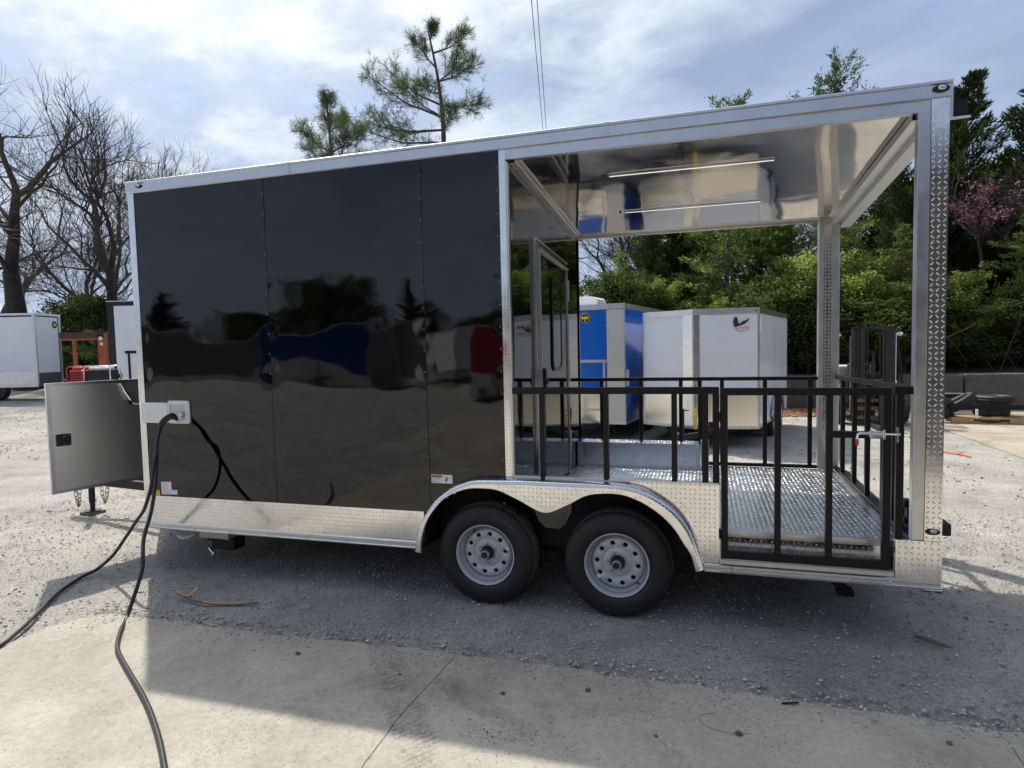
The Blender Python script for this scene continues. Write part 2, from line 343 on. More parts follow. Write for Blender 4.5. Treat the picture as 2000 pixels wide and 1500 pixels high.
def concrete_mat(name, c=(.415, .38, .32), tracks=False):
    ma = bpy.data.materials.new(name); ma.use_nodes = True; nt = ma.node_tree; N = nt.nodes; L = nt.links; b = N['Principled BSDF']; b.inputs['Roughness'].default_value = .85; b.inputs['Specular IOR Level'].default_value = .25
    tc = N.new('ShaderNodeTexCoord')
    def nz(s, d=6, r=.6, dist=0, vec=None):
        n = N.new('ShaderNodeTexNoise'); n.inputs['Scale'].default_value = s; n.inputs['Detail'].default_value = d; n.inputs['Roughness'].default_value = r; n.inputs['Distortion'].default_value = dist; L.new(vec or tc.outputs['Object'], n.inputs['Vector']); return n.outputs['Fac']
    def rg(x, a, b_, c_, d_):
        n = N.new('ShaderNodeMapRange'); L.new(x, n.inputs[0]); n.inputs[1].default_value = a; n.inputs[2].default_value = b_; n.inputs[3].default_value = c_; n.inputs[4].default_value = d_; return n.outputs[0]
    def mul(a, b_):
        n = N.new('ShaderNodeMath'); n.operation = 'MULTIPLY'; L.new(a, n.inputs[0]); (L.new(b_, n.inputs[1]) if not isinstance(b_, float) else setattr(n.inputs[1], 'default_value', b_)); return n.outputs[0]
    f = mul(rg(nz(1.1, 8, .65, .4), .3, .7, .68, 1.20), rg(nz(34, 10, .8), .35, .65, .82, 1.14))
    pit = rg(nz(95, 3, .55), .615, .665, 1.0, .34); patchy = rg(nz(2.3, 5), .42, .60, 0, 1)
    pm = N.new('ShaderNodeMix'); pm.data_type = 'FLOAT'; L.new(patchy, pm.inputs[0]); pm.inputs[2].default_value = 1; L.new(pit, pm.inputs[3]); f = mul(f, pm.outputs[0])
    f = mul(f, rg(nz(.8, 10, .75, 1.2), .56, .70, 1, .66)); f = mul(f, rg(nz(5.5, 10, .8, 1.5), .57, .66, 1, .66)); f = mul(f, rg(nz(14, 6, .7), .62, .70, 1, .72))
    if tracks:                                                      # faint tyre tracks across the slab
        sx = N.new('ShaderNodeSeparateXYZ'); L.new(tc.outputs['Object'], sx.inputs[0])
        q = N.new('ShaderNodeMath'); q.operation = 'MULTIPLY_ADD'; L.new(sx.outputs[1], q.inputs[0]); q.inputs[1].default_value = .76; L.new(sx.outputs[0], q.inputs[2])
        e = N.new('ShaderNodeMath'); e.operation = 'SUBTRACT'; L.new(q.outputs[0], e.inputs[0]); e.inputs[1].default_value = 2.06
        ab = N.new('ShaderNodeMath'); ab.operation = 'ABSOLUTE'; L.new(e.outputs[0], ab.inputs[0])
        band = rg(ab.outputs[0], .10, .15, 1, 0)
        w = N.new('ShaderNodeTexWave'); w.inputs['Scale'].default_value = 9; w.inputs['Distortion'].default_value = 7; w.inputs['Detail'].default_value = 3; w.inputs['Detail Scale'].default_value = 6
        r_ = N.new('ShaderNodeMapping'); r_.inputs['Rotation'].default_value = (0, 0, math.radians(37)); L.new(tc.outputs['Object'], r_.inputs[0]); L.new(r_.outputs[0], w.inputs[0])
        k = mul(mul(band, w.outputs['Fac']), rg(nz(5), .3, .6, .1, 1)); f = mul(f, rg(k, .1, .8, 1, .60))
    vm = N.new('ShaderNodeVectorMath'); vm.operation = 'SCALE'; vm.inputs[0].default_value = c; L.new(f, vm.inputs['Scale'])
    rs = N.new('ShaderNodeMix'); rs.data_type = 'RGBA'; L.new(rg(nz(3.3, 5, .6, .5), .64, .74, 0, .25), rs.inputs[0]); L.new(vm.outputs[0], rs.inputs[6]); rs.inputs[7].default_value = (.30, .20, .12, 1); L.new(rs.outputs[2], b.inputs['Base Color'])
    bp = N.new('ShaderNodeBump'); bp.inputs['Strength'].default_value = .9; bp.inputs['Distance'].default_value = .006; L.new(nz(60, 8, .75), bp.inputs['Height']); L.new(bp.outputs[0], b.inputs['Normal'])
    return ma
CONC = concrete_mat('concrete_slab', tracks=True); CONC2 = concrete_mat('old_concrete', (.38, .33, .26))
pad = empty('concrete_pad', (3, -.8, 0)); pad['kind'] = 'structure'; pad['world_parts'] = 1
def slab(x0, x1, y_edge, ylo, rag, seed, lround=False):
    """slab with a ragged far edge and slightly crooked joints"""
    rnd = random.Random(seed); pts = []
    n = 60; jx = lambda y, s: .030*mn.noise(Vector((y*1.7, s, 0)))+.008*mn.noise(Vector((y*9, s, 4)))+.004*mn.noise(Vector((y*31, s, 4)))
    for k in range(n+1):
        x = x0+(x1-x0)*k/n; y = y_edge(x)+rag*mn.noise(Vector((x*2.3, seed*0+1, 0)))+rag*.5*mn.noise(Vector((x*11, 2, 0)))
        if lround: y -= .38*max(0, 1-(x-x0)/.3)**2.2
        pts.append([x, y])
    ny = 90; left = []; right = []
    for k in range(1, ny+1):
        t = (k/ny)**1.3; yl = pts[0][1]+(ylo-pts[0][1])*t; yr = pts[-1][1]+(ylo-pts[-1][1])*t
        left.append([x0+jx(yl, x0)*(2.5 if lround else 1), yl]); right.append([x1+jx(yr, x1), yr])
    pts[0][0] += jx(pts[0][1], x0)*(2.5 if lround else 1); pts[-1][0] += jx(pts[-1][1], x1)
    poly = pts+right+left[::-1]
    top = [(p[0], p[1], .014) for p in poly]; low = [(p[0], p[1], -.12) for p in poly]; N_ = len(poly)
    m = MB(); m.v = top+low; m.f = [tuple(range(N_))[::-1]]+[(i, (i+1) % N_, N_+(i+1) % N_, N_+i) for i in range(N_)]
    return m
ye = lambda x: -.80-.03*math.sin(x*1.3)
XS = (-8.0, .29, 3.128, 5.862, 8.6, 11.4, 14.2)
for i in range(1, 6):
    slab(XS[i]+.0025, XS[i+1]-.0025, ye, -5.4, .045, i, i == 1).build('slab', CONC, pad)
for i in range(0, 6):
    slab(XS[i]+.006, XS[i+1]-.006, lambda x: -5.412, -11, .004, i+7).build('slab', CONC, pad)
pv = empty('rear_pavement', (12, 9, 0)); pv['kind'] = 'structure'; pv['world_parts'] = 1
for (a, b) in ((9.12, 12.6), (12.62, 16.2), (16.22, 20)):
    for (c, d) in ((3.0, 6.6), (6.62, 9.6), (9.62, 13.2)):
        MB().box(a+.004, b, c+.004, d, -.1, .02).build('slab', CONC2, pv)

# gravel stones (stuff)
def stones(name, n, reg, smin, smax, m, seed, excl=None, zf=None, power=3.2):
    r = np.random.default_rng(seed); x = r.uniform(reg[0], reg[1], n); y = r.uniform(reg[2], reg[3], n)
    if excl is not None: k = excl(x, y); x = x[k]; y = y[k]
    n = len(x); s = smin+(smax-smin)*r.random(n)**power
    base = np.array([(1, 0, 0), (0, 1, 0), (-1, 0, 0), (0, -1, 0), (0, 0, 1), (0, 0, -1)], float); fc = np.array([(0, 1, 4), (1, 2, 4), (2, 3, 4), (3, 0, 4), (1, 0, 5), (2, 1, 5), (3, 2, 5), (0, 3, 5)])
    V = base[None]*(.65+.6*r.random((n, 6, 1)))*np.array([1, .8, .55])*s[:, None, None]
    a = r.uniform(0, 2*PI, n); c, s_ = np.cos(a)[:, None], np.sin(a)[:, None]
    X = V[..., 0]*c-V[..., 1]*s_+x[:, None]; Y = V[..., 0]*s_+V[..., 1]*c+y[:, None]
    z0 = np.array([(gh(p, q)+.002 if zf is None else zf) for p, q in zip(x, y)]); Z = V[..., 2]+z0[:, None]+s[:, None]*.15
    F = (fc[None]+6*np.arange(n)[:, None, None]).reshape(-1, 3)
    return link(name, npmesh(name, np.stack([X, Y, Z], -1).reshape(-1, 3), F, m), None, 'stuff')
def stone_mat(name, c1, c2):
    ma = bpy.data.materials.new(name); ma.use_nodes = True; nt = ma.node_tree; N = nt.nodes; L = nt.links; b = N['Principled BSDF']; b.inputs['Roughness'].default_value = .9; b.inputs['Specular IOR Level'].default_value = .2
    g = N.new('ShaderNodeNewGeometry'); cr = N.new('ShaderNodeMix'); cr.data_type = 'RGBA'; L.new(g.outputs['Random Per Island'], cr.inputs[0]); cr.inputs[6].default_value = (*c1, 1); cr.inputs[7].default_value = (*c2, 1); L.new(cr.outputs[2], b.inputs['Base Color']); return ma
STONE = stone_mat('stone', (.26, .245, .22), (.66, .62, .55))
stones('gravel', 46000, (-3, 9.5, -2.2, 3.4),  .0022, .0165, STONE, 1, lambda x, y: (y > -.82-.03*np.sin(x*1.3)) | (x < .27))
stones('gravel_at_slab_edge', 3600, (.3, 9, -.93, -.60), .004, .022, STONE, 2, lambda x, y: np.abs(y+.80+.03*np.sin(x*1.3)-.06) < .11)
stones('grit_on_slab', 1300, (.35, 8.5, -2.8, -.85), .0012, .006, STONE, 3, None, .014, 4)
stones('spilled_gravel', 26000, (.35, 9, -1.5, -.80), .0015, .012, STONE, 6, lambda x, y: np.random.default_rng(1).random(len(x)) < np.exp((y+.80+.03*np.sin(x*1.3))/(.035+.05*(np.sin(x*3.1+1)*np.sin(x*1.7)+1)))*.9, .014, 3)
stones('spalled_patch_grit', 1500, (3.25, 4.1, -1.62, -1.22), .0015, .0075, stone_mat('brown_stone', (.16, .12, .09), (.42, .35, .28)), 16, lambda x, y: (((x-3.62)/.30)**2+((y+1.42)/.11)**2 < np.random.default_rng(5).random(len(x))*1.2), .014, 3)
stones('far_gravel', 9000, (-14, 9, 3.2, 12), .006, .03, STONE, 4)
for k, (x, y, s) in enumerate(((3.98, -.98, .016), (3.55, -1.12, .014), (4.72, -1.17, .018), (5.62, -1.0, .013), (2.22, -1.02, .017), (2.93, -1.08, .009), (6.12, -1.08, .012), (4.35, -1.28, .010))):
    r = random.Random(k); m = MB(); m.ball((0, 0, 0), 1, 8); m.v = [(a*(.75+.5*r.random()), b*(.6+.5*r.random()), c*(.5+.35*r.random())) for a, b, c in m.v]
    o = m.build('stone', mat('dark_stone', (.12, .115, .11), 0, .9), smooth=False, loc=(x, y, .014+s*.4)); o.scale = (s, s, s)
    tag(o, ['small dark stone on the slab in front of the rear wheel', 'small dark stone on the slab below the gap between the wheels', 'dark round pebble on the slab below the gate hinge', 'small pebble on the slab under the right end of the gate',
            'dark pebble on the slab in the shade near the sunlit strip', 'tiny pebble on the slab just left of the long crack', 'pebble on the slab at the far right near the corner crack', 'tiny pebble nearest the camera in the middle of the slab'][k], 'stone', 'loose stones on the concrete')

# ------------------------------------------------------------------ the porch trailer
T = empty('porch_trailer', (2.95, 1.25, 0), world=True)
tag(T, 'black enclosed concession trailer with open tread plate porch and black railings', 'trailer')
W, Lx, ZR, ZC = 2.50, 5.895, 3.272, 3.176
PX = 3.30                                             # partition plane
def P_(name, mb, m, **k): return mb.build(name, m, T, **k)

# black side panels with a slight oil-canning, so that reflections wobble
def wav(x, z, s=0.): 
    y = .0030*mn.noise(Vector((x*1.3+s, z*2.2, 1.7)))+.0009*mn.noise(Vector((x*3.6, z*5.6+s, 5.1)))+.00022*mn.noise(Vector((x*7, z*14, 9)))
    return y
def side_panel(x0, x1, z0f, z1, s):
    xs = np.linspace(x0, x1, int((x1-x0)/.03)+2); vs = np.linspace(0, 1, 90); m = MB()
    def fn(x, v):
        z = z0f(x)+(z1-z0f(x))*v; e = min(x-x0, x1-x); y = wav(x, z, s)*1.0
        for zz in np.arange(.75, 3.15, .31):                      # puckers round the screws at the edges
            for xx in (x0+.02, x1-.02):
                d2 = ((x-xx)/.05)**2+((z-zz)/.07)**2
                if d2 < 6: y += .0011*math.exp(-d2)
        return (x, y, z)
    m.grid(fn, xs, vs); return P_('side_panel', m, BLACKP, smooth=True)
low = lambda x: .64
def lowf(x): return float(np.interp(x, (2.6, 2.65, 2.72, 2.80, 2.88, 3.0, 3.24), (.63, .63, .715, .785, .83, .88, .90)))
side_panel(.060, 1.326, low, 3.178, 0); side_panel(1.330, 2.652, low, 3.178, 5); side_panel(2.656, 3.240, lowf, 3.178, 9)
# seam strips: dark joint behind the panels
for x in (1.328, 2.654): P_('panel_joint', MB().box(x-.012, x+.012, .006, .009, .60, 3.17), DARK)
# body behind the panels (cabin core)
P_('cabin_core', MB().box(.02, PX-.035, .012, W-.012, .95, 3.14), DARK)
P_('lower_core', MB().box(.02, 2.58, .012, W-.012, .40, .948), DARK)
P_('inner_core', MB().box(2.60, PX-.035, .33, W-.012, .40, .948), DARK)
P_('far_side_wall', MB().box(.0, PX, W-.010, W, .42, 3.05), BLACKP)
# screws
def dome(m, x, y, z, r=.0065, ax='y'):
    i = len(m.v); n = 8
    for k in range(n): a = 2*PI*k/n; m.v.append((x+r*math.cos(a), y, z+r*math.sin(a)) if ax == 'y' else (x, y+r*math.cos(a), z+r*math.sin(a)))
    for k in range(n): a = 2*PI*k/n; m.v.append((x+r*.6*math.cos(a), y-r*.45, z+r*.6*math.sin(a)) if ax == 'y' else (x+r*.45, y+r*.6*math.cos(a), z+r*.6*math.sin(a)))
    for k in range(n): l = (k+1) % n; m.f.append((i+k, i+l, i+n+l, i+n+k))
    m.f.append(tuple(i+n+k for k in range(n)))
m = MB()
for x in (1.318, 2.644, 3.222):
    for z in np.arange(.74, 3.15, .155): dome(m, x, -.0015, z, .0075)
P_('panel_screws', m, mat('black_screw', (.16, .16, .17), .7, .25), kind='stuff')
m = MB()
for z in np.arange(.72, 3.1, .30): dome(m, .022, -.0035, z, .006)
for x in np.arange(.10, 2.5, .36): dome(m, x, -.006, .632, .006); dome(m, x+.05, -.017, .388, .007)
for x in np.arange(.3, 5.8, .42): dome(m, x, -.022, 3.19+.004, .007)
for x in np.arange(4.75, 5.85, .22): dome(m, x, -.020, .395, .006)
for q in ((1.548, 3.25), (1.548, 3.20), (1.592, 3.25), (1.592, 3.20), (3.957, 3.25), (3.957, 3.20), (4.003, 3.25), (4.003, 3.20)): dome(m, q[0], -.023, q[1], .005)
for z in np.arange(1.0, 3.1, .42): dome(m, 5.765, -.008, z, .0055)
P_('trim_screws', m, CHROME, kind='stuff')

# roof
P_('roof', MB().grid(lambda y, x: (x, y, 3.262-.045*y), (0.005, W), (0.0, Lx)).grid(lambda y, x: (x, y, 3.20-.045*y), (0.005, W), (0.0, Lx)), WHITEP)
m = MB(); c = [(.003, 3.176), (-.012, 3.176), (-.020, 3.182), (-.020, 3.246), (-.028, 3.252), (-.028, 3.266), (-.016, 3.272), (.003, 3.272)]
m.prism(c, -.008, 1.566, 'x'); P_('roof_trim', m, ALU)
m = MB(); m.prism(c, 1.574, 3.976, 'x'); P_('roof_trim', m, ALU); m = MB(); m.prism(c, 3.984, Lx+.006, 'x'); P_('roof_trim', m, ALU)
c2 = [(y-.004 if y < 0 else y, z) for y, z in c]
for x in (1.570, 3.980): m = MB(); m.prism([(y, z+(0.002 if z > 3.25 else -.001)) for y, z in c2], x-.014, x+.014, 'x'); P_('trim_splice', m, ALUD)
P_('rear_roof_trim', MB().box(Lx, Lx+.02, .01, W, 3.07, 3.272), ALU)
P_('front_roof_trim', MB().box(-.02, -.002, 0, .02, 3.176, 3.27), ALU)
def marker(x, z, y=-.024, s=1.):
    o = P_('marker_light', MB().ball((x, y, z), .028*s, 12, (1.5, .35, .75)), DARK, smooth=True)
    m = MB().ball((x+.002, y-.007, z+.004), .018*s, 10, (1.2, .4, .8)); m.build('lens', LENS, o, smooth=True)
marker(.137, 3.226, s=.8); marker(5.845, 3.224, s=1.05); marker(5.845, .708, -.012, .95)

# corner trims
m = MB().box(-.004, .056, -.004, .004, .40, 3.176).box(-.008, -.004, -.004, .06, .40, 3.176); P_('corner_trim', m, TREAD)
tread_on(T, flat_fr((-.002, -.0045, .42), (1, 0, 0), (0, 0, 1), (0, -1, 0)), cells_rect(0, .057, 0, 2.74, .0285, m=0))
P_('partition_corner_trim', MB().box(3.240, 3.286, -.005, .02, .92, 3.176), TREAD)
tread_on(T, flat_fr((3.241, -.0055, .92), (1, 0, 0), (0, 0, 1), (0, -1, 0)), cells_rect(0, .047, 0, 2.25, .0235, m=0), pitch=.0235, L=.018, W=.0055)
P_('partition_corner_tube', MB().box(3.286, 3.298, .000, .045, .92, 3.10), ALU)

# skirt and bottom rail
P_('skirt_plate', MB().box(.03, 2.60, -.0045, .003, .418, .645), TREAD)
tread_on(T, flat_fr((.035, -.005, .425), (1, 0, 0), (0, 0, 1), (0, -1, 0)), cells_rect(0, 2.53, 0, .22, .03, lambda u, v: u < 2.50+(v*.2)))
rail = [(.01, .366), (-.018, .366), (-.020, .374), (-.012, .380), (-.012, .392), (-.016, .398), (-.016, .414), (-.008, .420), (.01, .420)]
m = MB().prism(rail, .018, 2.56, 'x'); P_('bottom_rail', m, ALU)
m = MB().prism(rail, 4.57, 4.735, 'x'); P_('bottom_rail', m, ALU); m = MB().prism(rail, 4.738, 5.892, 'x'); P_('bottom_rail', m, ALU)
P_('sill_step', MB().box(4.66, 5.652, -.006, .16, .422, .448), ALU)

# fender flare
O = [(2.545, .375), (2.565, .47), (2.60, .58), (2.65, .67), (2.72, .757), (2.80, .82), (2.88, .867), (2.96, .90), (3.04, .918), (3.2, .925), (3.4, .93), (3.53, .93), (3.7, .93), (3.85, .93), (4.0, .925), (4.1, .918), (4.2, .895), (4.30, .845), (4.39, .78), (4.46, .70), (4.51, .61), (4.545, .51), (4.575, .40)]
I_ = [(2.60, .362), (2.612, .46), (2.645, .57), (2.69, .65), (2.755, .73), (2.82, .785), (2.90, .825), (2.98, .85), (3.07, .858), (3.2, .85), (3.35, .79), (3.53, .71), (3.68, .765), (3.82, .84), (3.95, .862), (4.06, .858), (4.15, .83), (4.23, .79), (4.32, .725), (4.39, .65), (4.44, .57), (4.49, .49), (4.52, .385)]
def cr(P, t):
    n = len(P)-1; k = min(int(t), n-1); f = t-k; p = [P[max(k-1, 0)], P[k], P[k+1], P[min(k+2, n)]]
    return tuple(.5*((2*b)+(-a+c)*f+(2*a-5*b+4*c-d)*f*f+(-a+3*b-3*c+d)*f**3) for a, b, c, d in zip(*p))
rows = [(0, .004), (.0015, -.02), (.003, -.05), (.007, -.068), (.016, -.080), (.028, -.086), (.036, -.0875), (.040, -.0875), ('n', -.0875), (None, -.0875), (None, -.080), (None, -.05)]
def flare(t, r):
    o = Vector(cr(O, t)); i = Vector(cr(I_, t)); d = i-o; L = d.length; d /= L
    q, y = rows[r]
    p = i+d*(.0 if r < 10 else .004) if q is None else (i-d*.003 if q == 'n' else o+d*min(q, L*.8))
    return (p.x, y, p.y)
ts = np.linspace(0, len(O)-1, 150)
m = MB().grid(lambda t, r: flare(t, r), ts, range(len(rows))); P_('fender_flare', m, TREAD, smooth=True)
# bars on the rolled band
V = []; 
def fl_fr(t, w):
    k = min(int(w), len(rows)-2); f = w-k; a = Vector(flare(t, k)); b = Vector(flare(t, k+1)); a2 = Vector(flare(min(t+.05, len(O)-1), k)); b2 = Vector(flare(min(t+.05, len(O)-1), k+1))
    P = a.lerp(b, f); U = (a2.lerp(b2, f)-P); 
    if U.length < 1e-6: U = Vector((0, 0, -1))
    U.normalize(); Wv = (b-a).normalized(); Nn = U.cross(Wv).normalized()
    if Nn.y > .2 or (abs(Nn.y) < .2 and Nn.z < 0): Nn = -Nn
    return P+Nn*.0004, U, Wv, Nn
tt = [0.]; last = Vector(flare(0, 1))
for t in np.arange(0, len(O)-1, .01):
    p = Vector(flare(t, 1))
    if (p-last).length > .026: tt.append(t); last = p
cl = []
for i, t in enumerate(tt):
    for j, w in enumerate((1.2, 2.1, 3.5, 5.2)): cl.append((t, w, (i+j) % 2))
tread_on(T, fl_fr, cl, L=.020)
def pinpoly(x, z, P):
    c = False; n = len(P)
    for i in range(n):
        (x1, z1), (x2, z2) = P[i], P[i-1]
        if (z1 > z) != (z2 > z) and x < (x2-x1)*(z-z1)/(z2-z1)+x1: c = not c
    return c
Od = [tuple(Vector(o)+(Vector(i)-Vector(o)).normalized()*.05) for o, i in zip(O, I_)]; Id = [tuple(Vector(i)-(Vector(i)-Vector(o)).normalized()*.012) for o, i in zip(O, I_)]
br = Od[5:18]+Id[5:18][::-1]
tread_on(T, flat_fr((2.6, -.0880, .38), (1, 0, 0), (0, 0, 1), (0, -1, 0)), cells_rect(0, 1.95, 0, .56, .03, lambda u, v: pinpoly(2.6+u, .38+v, br), m=0))
# plate between fender and gate
pl = [cr(O, t) for t in np.linspace(15.2, len(O)-1.2, 30)]; pl = [(x-.006, z) for x, z in pl]
pp = [(4.09, .930)]+[p for p in pl if p[0] > 4.09]+[(4.575, .423), (4.664, .423), (4.664, .930)]
m = MB().prism(pp, -.006, .004, 'y'); P_('rear_fender_plate', m, TREAD)
tread_on(T, flat_fr((4.05, -.0065, .43), (1, 0, 0), (0, 0, 1), (0, -1, 0)), cells_rect(0, .62, 0, .5, .03, lambda u, v: pinpoly(4.05+u-.012, .43+v, pp) and 4.05+u < 4.65 and pinpoly(4.05+u-.02, .43+v-.01, pp), m=0))
P_('plate_edge', MB().box(4.664, 4.672, -.010, .01, .423, .932), ALUD)
P_('deck_edge_rail', MB().box(3.298, 4.664, -.004, .05, .925, .942), ALU)
P_('near_wheel_box', MB().box(3.305, 4.60, .05, .325, .865, .875).box(3.305, 4.60, .326, .332, .591, .875).box(4.601, 4.607, .05, .332, .591, .875).box(4.608, 4.664, .045, .053, .59, .924).box(3.305, 4.60, .045, .049, .865, .924), ALUD)
# wheel well
m = MB().box(2.60, 4.575, .30, .31, .36, .86).box(2.60, 4.575, .005, .30, .853, .862).box(2.598, 2.603, .005, .30, .39, .853).box(4.572, 4.577, .005, .30, .39, .853)
P_('wheel_well_liner', m, DARK)
m = MB().prism([(3.40, .93), (3.43, .74), (3.47, .63), (3.52, .585), (3.62, .58), (3.66, .62), (3.70, .70), (3.72, .93)], -.002, .004, 'y'); P_('centre_skirt', m, BLACKP)

# kick plate at the rear and its post
P_('rear_kick_plate', MB().box(5.655, 5.893, -.014, .03, .417, .650), TREAD)
tread_on(T, flat_fr((5.657, -.0145, .421), (1, 0, 0), (0, 0, 1), (0, -1, 0)), cells_rect(0, .236, 0, .23, .0335, m=0), pitch=.0335, L=.025, W=.007, H=.002)
def porch_post(near):
    if near:
        P_('post_tube', MB().box(5.740, 5.802, -.006, .055, .652, 3.176), ALU, bevel=.003)
        P_('post_tread_cover', MB().box(5.803, 5.893, -.010, .10, .652, 3.176), TREAD)
        tread_on(T, flat_fr((5.803, -.0105, .655), (1, 0, 0), (0, 0, 1), (0, -1, 0)), cells_rect(0, .090, 0, 2.5, .03, m=0), L=.025, W=.0075, H=.0032)
    else:
        P_('post_tube', MB().box(5.62, 5.66, W-.10, W, .60, 2.98), ALU, bevel=.003)
        P_('post_tread_cover', MB().box(5.66, 5.725, W-.10, W-.004, .60, 2.98), TREAD)
        tread_on(T, flat_fr((5.66, W-.1005, .62), (1, 0, 0), (0, 0, 1), (0, -1, 0)), cells_rect(0, .065, 0, 2.34, .0325, m=0), L=.024)
        P_('post_tube', MB().box(5.726, 5.80, W-.085, W, .60, 2.98), ALU, bevel=.003)
porch_post(True); porch_post(False)

# porch ceiling, mirror finish with dents
ceil_z = lambda y: 3.150-.066*y
def cz(x, y): return ceil_z(y)+.0042*mn.noise(Vector((x*1.5, y*1.3, 2)))+.0018*mn.noise(Vector((x*3.6+2, y*2.2, 5)))+.0004*mn.noise(Vector((x*8, y*8, 3)))
P_('ceiling_panel', MB().grid(lambda x, y: (x, y, cz(x, y)-.008), np.linspace(PX, 5.78, 100), np.linspace(.04, W-.03, 100)), MIRROR, smooth=True)
P_('ceiling_angle', MB().box(3.286, 5.742, -.002, .045, 3.112, 3.176), ALU)
P_('ceiling_angle', MB().box(PX+.005, 5.72, W-.05, W, 2.955, 3.015), ALU)
def slope(x0, x1, h, dy=0): return MB().grid(lambda a, y: (a, y, ceil_z(y)-.012), (x0, x1), (.045, W-.05)).grid(lambda q, y: (x0, y, ceil_z(y)-.012-q), (0, h), (.045, W-.05)).grid(lambda q, y: (x1, y, ceil_z(y)-.012-q), (0, h), (.045, W-.05)).grid(lambda a, y: (a, y, ceil_z(y)-.012-h), (x0, x1), (.045, W-.05))
P_('ceiling_angle', slope(PX+.001, PX+.040, .035), ALU, recalc=False)
P_('ceiling_angle', slope(5.725, 5.80, .05), ALU, recalc=False)
P_('rear_header', slope(5.801, 5.89, .09), ALUD, recalc=False)
for y in (.62, 1.64):
    o = P_('led_light', MB().bar((3.90, y, ceil_z(y)-.016), (5.05, y, ceil_z(y)-.016), .016, .006), ALUD)
    m = MB()
    for x in np.arange(3.91, 5.045, .0165): m.box(x, x+.0095, y-.005, y+.005, ceil_z(y)-.0205, ceil_z(y)-.019)
    m.build('led_strip', LED, o, kind='stuff')
    MB().ball((3.86, y, ceil_z(y)-.012), .01, 8).build('cable_grommet', DARK, o)

# partition wall with door
m = MB()
def pw(y, z): return (PX+.0009*mn.noise(Vector((y*1.7, z*1.6, 8)))+.0005*mn.noise(Vector((y*5, z*4, 3))), y, z)
m.grid(lambda z, y: pw(y, z), np.linspace(.59, 3.14, 70), np.linspace(.045, W, 70)); P_('partition_wall', m, BLACKP, smooth=True)
P_('partition_corner_post', MB().box(PX-.01, PX+.012, W-.03, W, .59, 2.99), BLACKP)
fr_ = P_('door_frame', MB().box(PX+.002, PX+.022, .61, .66, .60, 2.69).box(PX+.002, PX+.022, 1.78, 1.80, .60, 2.62).bar((PX+.012, .61, 2.68), (PX+.012, 1.80, 2.62), .02, .035, (1, 0, 0)).box(PX+.002, PX+.03, .675, .70, .60, 2.66), ALU)
dr = P_('door', MB().grid(lambda z, y: (PX+.028+.0008*mn.noise(Vector((y*2, z*1.7, 1))), y, z), np.linspace(.63, 2.60, 50), np.linspace(.71, 1.765, 40)), BLACKP, smooth=True)
def rrect(y0, y1, z0, z1, r, n=6):
    out = []
    for cy, cz_, a0 in ((y1-r, z1-r, 0), (y0+r, z1-r, 90), (y0+r, z0+r, 180), (y1-r, z0+r, 270)):
        for k in range(n+1): a = math.radians(a0+90*k/n); out.append((cy+r*math.cos(a), cz_+r*math.sin(a)))
    return out
def ring(m, P, Q, x0, x1):
    """frame between outlines P (outer) and Q (inner) on x planes"""
    n = len(P); i = len(m.v)
    for pt in ((P, x0), (P, x1), (Q, x1), (Q, x0)): m.v += [(pt[1], a, b) for a, b in pt[0]]
    for s_ in range(3):
        for k in range(n): l = (k+1) % n; m.f.append((i+s_*n+k, i+s_*n+l, i+(s_+1)*n+l, i+(s_+1)*n+k))
    return m
wn = ring(MB(), rrect(1.10, 1.48, 1.62, 2.44, .09), rrect(1.135, 1.445, 1.655, 2.405, .07), PX+.030, PX+.042).build('window_frame', mat('black_trim', (.012, .012, .012), 0, .3), dr)
MB().prism(rrect(1.135, 1.445, 1.655, 2.405, .07), PX+.031, PX+.036, 'x').build('window_pane', GLASSD, dr)
MB().box(PX+.030, PX+.060, .735, .775, 1.50, 1.66).box(PX+.06, PX+.07, .74, .80, 1.53, 1.57).build('door_handle', STEEL, dr)
MB().bar((PX+.034, .71, 2.60), (PX+.034, 1.765, 2.56), .012, .035, (1, 0, 0)).box(PX+.029, PX+.038, .712, .728, .63, 2.59).box(PX+.029, PX+.038, 1.748, 1.764, .63, 2.56).build('door_edge', ALUD, dr)
for z in (2.36, 1.60, .92): P_('door_hinge', MB().box(PX+.022, PX+.046, 1.765, 1.80, z-.10, z+.10), ALUD)
P_('wall_vent', MB().box(PX+.002, PX+.03, .38, .47, .66, .80).box(PX+.03, PX+.034, .40, .45, .66, .80), CHROME, bevel=.004)
m = MB()
for y in (.58, 1.24): 
    for z in np.arange(2.72, 3.02, .14): dome(m, PX+.002, y, z, .008, 'x')
P_('partition_screws', m, DARK, kind='stuff')

# deck
P_('deck_floor', MB().prism([(PX, .334), (4.609, .334), (4.609, .181), (5.72, .181), (5.72, 2.45), (PX, 2.45)], .565, .59, 'z'), TREADW)
rows_ = []
m = [c for c in cells_rect(0, 2.36, 0, 2.20, .034, m=0) if c[1] > .14 or c[0] > 1.28]
tread_on(T, flat_fr((PX+.05, .205, .5902), (1, 0, 0), (0, 1, 0), (0, 0, 1)), m, TREADW, L=.026, W=.0085, H=.0030)
P_('deck_edge_trim', MB().box(4.672, 5.72, .150, .180, .555, .594), ALU)
P_('deck_edge_trim', MB().box(5.722, 5.76, .150, 2.45, .555, .597), ALU)
P_('deck_edge_trim', MB().box(PX+.005, PX+.04, .2, 2.25, .591, .60), ALU)
P_('step_riser', MB().box(4.672, 5.652, .160, .170, .449, .554), TREAD)
tread_on(T, flat_fr((4.68, .1595, .452), (1, 0, 0), (0, 0, 1), (0, -1, 0)), cells_rect(0, .97, 0, .10, .033, m=0), L=.025, W=.007, H=.002)
